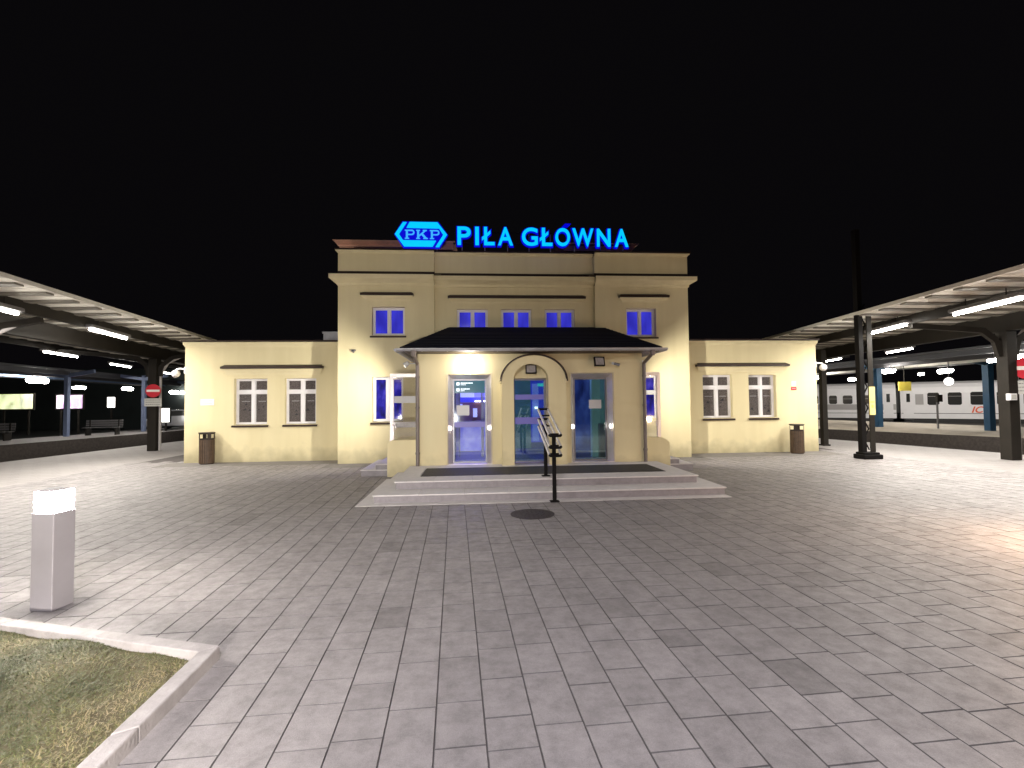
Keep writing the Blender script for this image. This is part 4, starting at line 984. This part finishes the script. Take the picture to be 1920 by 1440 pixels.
# tube lights under the canopies
def tube(loc, ang, label, e, ln=1.5, group='tube lights hanging under the canopies', w_=.03, real=True, col=COOL, ax=.5):
    t = thing('tube_light', label, 'tube light', loc, ang, group)
    mb = MB().box(-.10, .10, -ln/2-.08, ln/2+.08, 0, .09); mb.build('housing', 'grey_paint', t, bevel=.03)
    MB().tube((0, -ln/2, -.045), (0, ln/2, -.045), w_, seg=12).build('tube', 'tube_glow', t)
    MB().tube((0, -ln*.3, .09), (0, -ln*.3, .25), .012, seg=6).tube((0, ln*.3, .09), (0, ln*.3, .25), .012, seg=6).build('hanger', 'dark_paint', t)
    if real:
        l = lamp('tube_lamp', 'AREA', (loc[0], loc[1], loc[2]-.13), e, col, .25, (0, 0, ang), ln)
    return t
aL = math.atan2(9.77-8.48, 9.94); aR = -math.atan2(1.62, 11.22)
names = {0: 'nearest', 1: 'second', 2: 'third', 3: 'fourth', 4: 'fifth', 5: 'sixth'}
def near(i, n_): return ['nearest to the camera', 'second', 'third', 'farthest'][i] if n_ == 4 else ['nearer', 'farther'][i]
for i, (x, y) in enumerate(((-8.7, 2.0), (-9.05, 6.0), (-9.55, 10.1), (-10.14, 14.2))):
    tube((x, y, 3.76), aL+R(4), ['tube light just outside the left edge of the view', 'tube light under the left canopy before the cut one', 'tube light cut by the left edge under the left canopy', 'whole tube light under the left canopy right of the cut one'][i], E_TUBE_NEAR, 1.9)
for i, (x, y) in enumerate(((-15.7, 19.6), (-17.5, 25.3), (-19, 31))):
    tube((x, y, 3.74), R(13), ['tube light beyond the main girder, left of the no entry sign', 'tube light just above and left of the no entry sign', 'tube light behind the left canopy column'][i], E_TUBE_FAR, 2.1)
for i, (x, y) in enumerate(((10.4, 2.8), (10.85, 6.3), (11.25, 9.9), (11.95, 13.3))):
    tube((x, y, 3.76), aR-R(6), ['tube light just outside the right edge of the view', 'tube light under the right canopy before the cut one', 'long tube light cut by the right edge under the right canopy', 'tube light under the right canopy behind the lattice mast'][i], E_TUBE_NEAR, 1.9)
for i, (x, y) in enumerate(((16.6, 12.5), (17.8, 19.2), (18.4, 23.8), (19.5, 29))):
    tube((x, y, 3.74), R(-17), ['tube light beyond the right canopy column', 'tube light right of the lattice mast beyond the girder', 'tube light between the dome camera and the lattice mast', 'farthest tube light under the right canopy'][i], E_TUBE_FAR, 1.9)

# ------------------------------------------------------------------ no-entry signs
def noentry(loc, label, rz=0, rr=.24, cut=False):
    t = thing('no_entry_sign', label, 'road sign', loc, rz, 'no entry signs on canopy columns')
    MB().tube((0, 0, 0), (0, -.012, 0), rr, seg=40).build('disc', 'sign_red', t)
    MB().box(-rr*.86, rr*.86, -.017, -.0125, -rr*.17, rr*.17).build('white_bar', 'sign_white', t)
    MB().box(-rr*1.12, rr*1.12, -.012, 0, -rr*2.35, -rr*1.15).build('text_plate', 'sign_grey', t)
    mb = MB()
    for k in range(3):
        xx = -rr*.95
        while xx < rr*.85: wd = random.uniform(.03, .07); mb.box(xx, min(xx+wd-.012, rr*.95), -.0145, -.0125, -rr*(1.4+.33*k)-.008, -rr*(1.4+.33*k)+.008); xx += wd
    mb.build('lettering', 'text_dark', t)
    return t
cpos = PL(10.7, 2.46, 0); noentry((cpos.x+.10, cpos.y-.22, 2.28), 'red and white no entry sign on the left canopy column', R(12), .25)
cpr = PR(4.77, 3.86, 0); noentry((cpr.x+.30, cpr.y-.24, 2.50), 'red and white no entry sign cut by the right picture edge', R(-30), .30)
t = thing('junction_box', 'small white box on the right canopy column', 'junction box', (cpr.x-.17, cpr.y-.16, 1.72))
MB().box(-.10, .10, -.12, -.001, -.09, .09).build('box', 'white_plastic', t, bevel=.01); MB().box(-.07, .07, -.125, -.121, -.06, .06).build('lid', 'sign_grey', t)

# ------------------------------------------------------------------ lattice mast on the right
MS = thing('lattice_mast', 'tall black steel lattice mast on a black base beside the right wing', 'mast', (11.0, 13.15, 0))
part(MB().box(10.86, 11.42, 12.95, 13.38, 0, .13).box(10.90, 11.37, 13.0, 13.34, .13, .19), 'base', 'black_steel', MS, bevel=.02)
part(MB().box(10.93, 11.06, 13.10, 13.13, .19, 6.6).box(10.93, 10.95, 13.13, 13.26, .19, 6.6), 'channel_post', 'black_steel', MS)
part(MB().box(11.18, 11.33, 13.10, 13.13, .19, 4.33).box(11.31, 11.33, 13.13, 13.26, .19, 4.33), 'channel_post', 'dark_paint', MS)
z = .25; fl = 0
while z < 4.2:
    zz = z+.30; xa, xb = (11.04, 11.20) if fl else (11.20, 11.04)
    part(MB().beam((xa, 13.18, z), (xb, 13.18, zz), .03, .02, up=(0, 1, 0)), 'diagonal', 'black_steel', MS); z = zz; fl = 1-fl
t = thing('yellow_notice', 'tall yellow notice plate fixed on the lattice mast', 'notice', (11.2, 13.1, 1.3))
part(MB().box(11.17, 11.34, 13.075, 13.095, 1.25, 2.05), 'plate', 'yellow_pale', t)
part(MB().box(11.19, 11.32, 13.071, 13.074, 1.60, 1.63).box(11.22, 11.28, 13.071, 13.074, 1.45, 1.53), 'pictogram', 'yellow_sign', t)

# ================================================================== TRACKS AND FAR PLATFORMS
props(MB().quad((-22.5, -15, -1.06), (-14, -15, -1.06), (-12, 90, -1.06), (-26, 90, -1.06)).build('track_bed', 'ballast'), kind='structure')
props(MB().quad((12, 90, -1.06), (15, -15, -1.06), (60, -15, -1.06), (75, 110, -1.06)).build('track_bed', 'ballast'), kind='structure')
def track(label, a, b, gauge=1.435):
    t = thing('railway_track', label, 'railway track', (a[0], a[1], -1.05), 0, 'railway tracks')
    d = vdir(a, b); n = Vector((d.y, -d.x))
    for s_ in (-.5, .5):
        p1 = Vector(a)+n*gauge*s_; p2 = Vector(b)+n*gauge*s_
        part(MB().beam((p1.x, p1.y, -.86), (p2.x, p2.y, -.86), .07, .15), 'rail', 'rail_steel', t)
    sl = None; L_ = (Vector(b)-Vector(a)).length; ang = math.atan2(d.y, d.x)
    for i in range(min(60, int(L_/.65))):
        q = Vector(a)+d*(i*.65+.3)
        if sl is None:
            sl = MB().box(-.12, .12, -1.3, 1.3, -.11, .08).build('sleeper', 'kerb', t)
            s0 = sl
        else: s0 = sl.copy(); link(s0, t)
        s0.location = (q.x-a[0], q.y-a[1], 0); s0.rotation_euler = (0, 0, ang)
track('railway track beside the left platform edge', (-17.6, 12), (-16.4, 48)); 
track('railway track in front of the far right platform', (18.6, 10), (17.0, 45))
fpL = [(-20.9, 14), (-21.4, 23.6), (-20.3, 30.3), (-18.5, 60), (-22.2, 60), (-24.0, 30.3), (-25.4, 23.6), (-26.0, 14)]
props(MB().ext([(x, y, -1.05) for x, y in fpL], (0, 0, 1.045)).build('platform', 'ballast'), kind='structure'); props(MB().quad(*[(x, y, 0) for x, y in fpL]).build('platform_paving', 'platform_slab'), kind='structure')
fpR = [(18.9+1.2, 27.5), (22.2, 22), (24.6, 16), (33, 19), (30, 34), (26.5, 45), (19.5, 45)]
props(MB().ext([(x, y, -1.05) for x, y in fpR], (0, 0, .975)).build('platform', 'ballast'), kind='structure'); props(MB().quad(*[(x, y, -.07) for x, y in fpR]).build('platform_paving', 'far_platform_top'), kind='structure')

def far_canopy(label, a, b, s_, wd, cols, z=3.75, colr=.10, cm='blue_grey', pm='pale_blue', group='canopies over the far platforms'):
    d = vdir(a, b); n = Vector((d.y, -d.x))*s_; L_ = (Vector(b)-Vector(a)).length
    t = thing('platform_canopy', label, 'canopy', (a[0], a[1], 0), 0, group)
    def P(l, o_, zz): q = Vector(a)+d*l+n*o_; return Vector((q.x, q.y, zz))
    part(MB().ext([P(0, 0, z), P(L_, 0, z), P(L_, wd, z), P(0, wd, z)], (0, 0, .08)), 'roof', 'canopy_far', t)
    for o_ in (0.0, wd*.28, wd*.62): part(MB().beam(P(0, o_+.06, z-.14), P(L_, o_+.06, z-.14), .10, .24), 'beam', 'grey_paint' if o_ else 'canopy_far', t)
    part(MB().beam(P(0, wd*.45, z-.16), P(L_, wd*.45, z-.16), .05, .26), 'blue_panel', pm, t)
    for x, y in cols:
        part(MB().box(x-colr, x+colr, y-colr, y+colr, 0 if x < 0 else -.07, z-.06), 'column', cm, t)
        part(MB().beam((x, y, z-.3), (x-1.6 if x < 0 else x+1.6, y+.2, z-.06), .12, .2).beam((x, y, z-.302), (x+1.6 if x < 0 else x-1.6, y-.2, z-.062), .118, .2), 'arm', cm, t)
    return t, P
fl_, PFL = far_canopy('dark canopy over the far left platform on blue columns', (-21.6, 17.5), (-25.4, 48), -1, 8.0, [(-23.2, 29.4), (-21.9, 33.8), (-25.2, 19.0), (-23.5, 42)])
fr_, PFR = far_canopy('dark canopy over the far right platform on dark blue columns', (20.6, 15), (23.0, 52), 1, 9.0, [(26.9, 23.7), (24.55, 28.1), (28.4, 19.0)], colr=.16, cm='blue_paint', pm='canopy_sheet')
k = 0
for (x, y, z) in ((-25.8, 30.6, 3.3), (-33.0, 43.0, 3.3), (-32.1, 47.3, 3.3), (-29.6, 50, 3.0), (-34.5, 60, 3.2)):
    tube((x, y, z), R(12), 'bright lamp %s under the far left canopy' % ['nearest', 'second', 'third', 'fourth', 'farthest'][k], 120, 1.5, 'tube lights on the far platforms', .16 if k != 1 else .14); k += 1
k = 0
for (x, y, z) in ((23.6, 26.2, 3.3), (27.4, 26.5, 3.3), (31.0, 38.0, 3.3), (29.3, 30.0, 3.3), (21.5, 18.5, 3.3), (20.9, 17.1, 3.28), (25, 34, 3.3)):
    tube((x, y, z), R(-25), 'bright lamp %s under the far right canopy' % ['over the first blue column', 'in front of the train door', 'behind the wing corner', 'small between the two big ones', 'left of the red sign', 'above the red sign', 'farthest back'][k], 110, 1.3 if k != 3 else .5, 'tube lights on the far platforms', .14 if k not in (3, 4) else .09); k += 1

# left background: dark wall with lit advertising panels, benches, car, info panel
wl_ = MB().box(-62, -33.5, 60, 60.6, -1.05, 6).box(-62, -61.4, 10, 60, -1.05, 6).build('boundary_wall', 'night_wall'); props(wl_, 'dark wall closing the far side of the left tracks', 'wall')
def panel(name, label, cat, x0, x1, z0, z1, y, m, legs=True):
    t = thing(name, label, cat, ((x0+x1)/2, y, 0))
    part(MB().box(x0, x1, y, y+.08, z0, z1), 'screen', m, t); mb = MB(); frame_box(mb, x0-.06, x1+.06, z0-.06, z1+.06, y-.01, y+.1, .055); part(mb, 'frame', 'dark_paint', t)
    if legs: part(MB().box(x0+.2, x0+.3, y+.02, y+.08, 0, z0-.061).box(x1-.3, x1-.2, y+.02, y+.08, 0, z0-.061), 'leg', 'dark_paint', t)
    return t
panel('advertising_panel', 'lit yellow green advertising panel at the far left', 'advertising panel', -28.7, -26.8, 1.58, 2.48, 31.5, 'ad_green')
panel('advertising_panel', 'lit purple and white advertising panel behind the blue grey column', 'advertising panel', -25.7, -24.2, 1.58, 2.40, 31.8, 'ad_purple')
panel('advertising_panel', 'small round white lit display right of the purple panel', 'display', -25.4, -24.9, 1.6, 2.3, 35.5, 'soft_glow')
panel('timetable_case', 'white lit timetable case on legs behind the left canopy column', 'timetable case', -20.9, -20.4, .60, 1.50, 34.0, 'soft_glow')
def bench(loc, rz, label):
    t = thing('bench', label, 'bench', loc, rz, 'benches on the far left platform')
    mb = MB()
    for k in range(4): mb.box(-.9, .9, -.22+.12*k, -.12+.12*k, .43, .46)
    mb.build('seat', 'grey_paint', t); mb = MB()
    for k in range(3): mb.box(-.9, .9, .27+.02*k, .30+.02*k, .52+.13*k, .62+.13*k)
    mb.build('backrest', 'grey_paint', t)
    for x in (-.7, .7): MB().box(x-.03, x+.03, -.22, .26, 0, .43).box(x-.028, x+.028, .262, .36, 0, .88).build('leg', 'dark_paint', t)
    return t
bn = bench((-22.0, 30.4, 0), R(75)-R(60), 'dark bench right of the blue grey column on the far platform')
b2_ = copy_tree(bn); b2_.location = (-24.6, 26.5, 0); b2_['label'] = 'dark bench at the left picture edge on the far platform'
t = thing('parked_car', 'silver car parked far behind the left canopy column', 'car', (-20.9, 36.5, 0), R(8))
side = [(-2.1, .25), (-2.15, .65), (-1.9, .85), (-1.2, .92), (-.6, 1.38), (.7, 1.40), (1.35, .98), (2.0, .88), (2.15, .6), (2.1, .25)]
MB().ext([(x, -.85, z_) for x, z_ in side], (0, 1.7, 0)).build('body', 'car_paint', t, bevel=.06)
MB().ext([(x, -.86, z_) for x, z_ in ((-1.05, .95), (-.55, 1.31), (.65, 1.33), (1.15, .98))], (0, 1.72, 0)).build('window', 'train_window', t)
for x in (-1.35, 1.35):
    for y in (-.86, .70): MB().tube((x, y, .32), (x, y+.17, .32), .32, seg=20).build('wheel', 'tyre', t)
t = thing('signal_light', 'small red signal light beside the left wing corner', 'signal', (-16.2, 40, 0))
part(MB().tube((-16.2, 40, 0), (-16.2, 40, 4.0), .06).box(-16.4, -16.0, 39.9, 40.1, 4.0, 4.5), 'post', 'dark_paint', t); part(MB().box(-16.75, -16.0, 39.86, 39.88, 4.17, 4.27), 'lens', 'red_glow', t)

# right: train
TO = Vector((46.8, 50.8, 0)); ang = math.atan2(-.624, .781); kz = lambda z_: 1.75+1.42*(z_-1.75)
def coach(x0, x1, label, wins, extra):
    t = thing('train_coach', label, 'train coach', TO, ang, 'coaches of the parked train')
    zb, zt = -.62, 3.30
    pf = [(0, zb), (-.02, zb+.5), (0, 2.15), (.16, 2.75), (.5, 3.15), (1.2, 3.38), (1.7, 3.38), (2.4, 3.15), (2.74, 2.75), (2.9, 2.15), (2.92, zb+.5), (2.9, zb)]
    mb = MB(); mb.ext([(x0, y, z_) for y, z_ in pf], (x1-x0, 0, 0)); mb.build('body', 'train_white', t)
    if x1 < 0: MB().box(x0+.02, x1-.02, -.035, -.022, .32, .95).build('grey_band', 'train_grey', t)
    MB().box(x0+.02, x1-.02, -.036, -.022, -.08, -.03).build('dark_stripe', 'train_window', t)
    for (a, b, c_, d) in wins:
        w_ = MB(); q = .12
        w_.ext([(a+q, -.045, c_), (b-q, -.045, c_), (b, -.045, c_+q), (b, -.045, d-q), (b-q, -.045, d), (a+q, -.045, d), (a, -.045, d-q), (a, -.045, c_+q)], (0, .02, 0)); wo = w_.build('window', 'train_window', t)
        MB().box(a+.03, b-.03, -.052, -.046, d-.42, d-.39).build('window_bar', 'train_grey', wo)
    mb = MB(); x = x0+1.0
    MB().box(x0+.3, x1-.3, .1, 2.6, -1.05, zb-.005).build('underframe', 'train_under', t)
    for bx in extra:
        for dx in (-.9, .9):
            MB().tube((bx+dx, .5, -.72), (bx+dx, .62, -.72), .42, seg=20).build('wheel', 'train_under', t)
    return t
W = lambda px0, px1, z0, z1: (px0*1.42, px1*1.42, kz(z0), kz(z1))
c1 = coach(-24, -.15*1.42, 'white passenger coach seen between the wing corner and the lattice mast', [W(-4.55, -4.0, 1.22, 1.92), W(-3.6, -2.95, 1.22, 1.92), W(-5.9, -5.3, 1.22, 1.92), W(-2.2, -1.6, 1.22, 1.92)], (-3.2, -20))
c2 = coach(.12*1.42, 24, 'white passenger coach with IC lettering behind the blue column on the right', [W(1.55+.18, 2.42, 1.12, 2.05), W(2.9, 3.68, 1.12, 2.05), W(4.15, 4.88, 1.12, 2.07), W(5.55, 6.2, 1.12, 2.08), W(6.9, 7.6, 1.12, 2.08), W(8.3, 9, 1.12, 2.08)], (3.6, 20))
for c_, x in ((c1, -.95), (c2, .28)):
    d_ = MB().box(x*1.42, (x+.62)*1.42, -.05, -.025, kz(.30), kz(2.35)).build('door', 'train_white', c_)
    MB().box((x+.2)*1.42, (x+.42)*1.42, -.062, -.051, kz(1.35), kz(2.0)).build('window', 'train_window', d_)
    for j in range(3): MB().box(x*1.42+.05, (x+.62)*1.42-.05, -.25+.06*j, -.03, kz(.1)-.16*j-.2, kz(.1)-.16*j-.17).build('step', 'grey_paint', c_)
MB().box(1.02*1.42, 1.5*1.42, -.05, -.03, kz(1.15), kz(1.95)).build('frosted_window', 'train_grey', c2)
MB().box(-.13*1.42, .1*1.42, .3, 2.6, .0, 2.7).build('gangway', 'train_under', c1)
def flat_text(s, loc, h, m, parent, name, rz=0):
    cu = bpy.data.curves.new('t', 'FONT'); cu.body = s; cu.size = h/.682; cu.extrude = .006; cu.offset = .02; cu.shear = .3
    o = bpy.data.objects.new('t', cu); link(o); dg = bpy.context.evaluated_depsgraph_get(); me = bpy.data.meshes.new_from_object(o.evaluated_get(dg)); bpy.data.objects.remove(o)
    me.transform(Matrix.Rotation(R(90), 4, 'X')); me.materials.clear(); me.materials.append(MT[m]); q = bpy.data.objects.new(name, me); link(q, parent); q.location = loc; return q
flat_text('IC', (4.15*1.42, -.06, kz(.55)), .62, 'orange_red', c2, 'lettering')
# signs and post on far right platform
t = thing('platform_number_sign', 'plain yellow square sign hanging before the train', 'sign', (25.0, 27.0, 0))
part(MB().box(24.3, 25.05, 26.3, 26.36, 2.10, 2.62), 'plate', 'yellow_sign', t); part(MB().tube((24.65, 26.33, 2.62), (24.65, 26.33, 3.6), .02), 'hanger', 'dark_paint', t)
t = thing('loudspeaker_post', 'slim grey post before the train with a small dark box', 'post', (27.0, 24.6, 0))
part(MB().tube((26.2, 25.9, -.07), (26.2, 25.9, 1.75), .05), 'pole', 'grey_paint', t); part(MB().box(26.05, 26.35, 25.7, 25.84, 1.45, 1.85), 'box', 'dark_paint', t)
t = thing('globe_lamp', 'round white globe lamp glowing below the right canopy', 'lamp', (24.3, 23.5, 0))
part(MB().ball((25.2, 24.2, 2.55), .20, 16, 10), 'globe', 'soft_glow', t); part(MB().tube((25.2, 24.2, 2.76), (25.2, 24.2, 3.6), .02), 'hanger', 'grey_paint', t)
t = thing('corner_post', 'dark slim post standing at the right wing corner', 'post', (12.6, 16.5, 0))
part(MB().box(12.62, 12.80, 16.9, 17.08, 0, 3.5), 'post', 'dark_paint', t); part(MB().box(12.58, 12.84, 16.86, 17.12, 0, .05), 'base', 'dark_paint', t)

# ================================================================== LAMPS OF THE PLACE AND ADDED FILL LAMPS
lamp_post_light(-3.70, 4.58, 1, BOLL) if False else None
# bollards behind the photographer and at the right, out of the frame
bl = lamp('bollard_light', 'SPOT', (-1.2, -.9, .93), E_BOLL_OUT, BOLL, .05, spot=R(80)); bl.data.spot_blend = 1
bl.rotation_euler = (Vector((-3.2, 5.2, .75))-bl.location).to_track_quat('-Z', 'Y').to_euler()
lamp('bollard_light', 'POINT', (7.1, 4.9, .93), E_WARM, WARM, .08)
lamp('fill_light', 'POINT', (13.0, -11, 3.8), E_FILL_R, (1, .74, .50), .2)  # unseen pair of warm fill lamps, added to lift the attic
lamp('fill_light', 'POINT', (-5.9, -11, 3.8), E_FILL_L, (1, .74, .50), .2)
lamp('fill_light', 'AREA', (-.5, -1.8, 6.0), E_FILL_C, (.99, .94, 1.0), .5)  # unseen fill lamp added overhead behind the camera for the foreground
# floodlights under the porch eaves, washing the tower and the wings
for x_, tx in ((-1.86, -8.2), (4.46, 10.8)):
    sp = lamp('eave_floodlight', 'SPOT', (x_, 12.44, 2.64), E_SIDE, (1, .95, .84), .05, spot=R(112)); sp.data.spot_blend = 1
    sp.rotation_euler = (Vector((tx, 15.2, .7))-sp.location).to_track_quat('-Z', 'Y').to_euler()
lamp('train_fill', 'POINT', (35, 38, 7), 4800, COOL, .3); lamp('train_fill', 'POINT', (44, 34, 7), 4800, COOL, .3)  # unseen fill lamps added to brighten the train
# lit floodlight over the left door
# blue interior light of the hall
lamp('hall_lamp', 'AREA', (0, 13.6, 2.68), 85, (.10, .10, 1), 1.2); lamp('hall_lamp', 'AREA', (1.3, 14.5, 2.68), 40, (.16, .10, 1), .8); lamp('hall_lamp', 'AREA', (2.8, 13.0, 2.68), 18, (.25, .3, 1), .8)
lamp('hall_lamp', 'AREA', (.1, 16.8, 2.68), 40, (.6, .6, 1), .6)
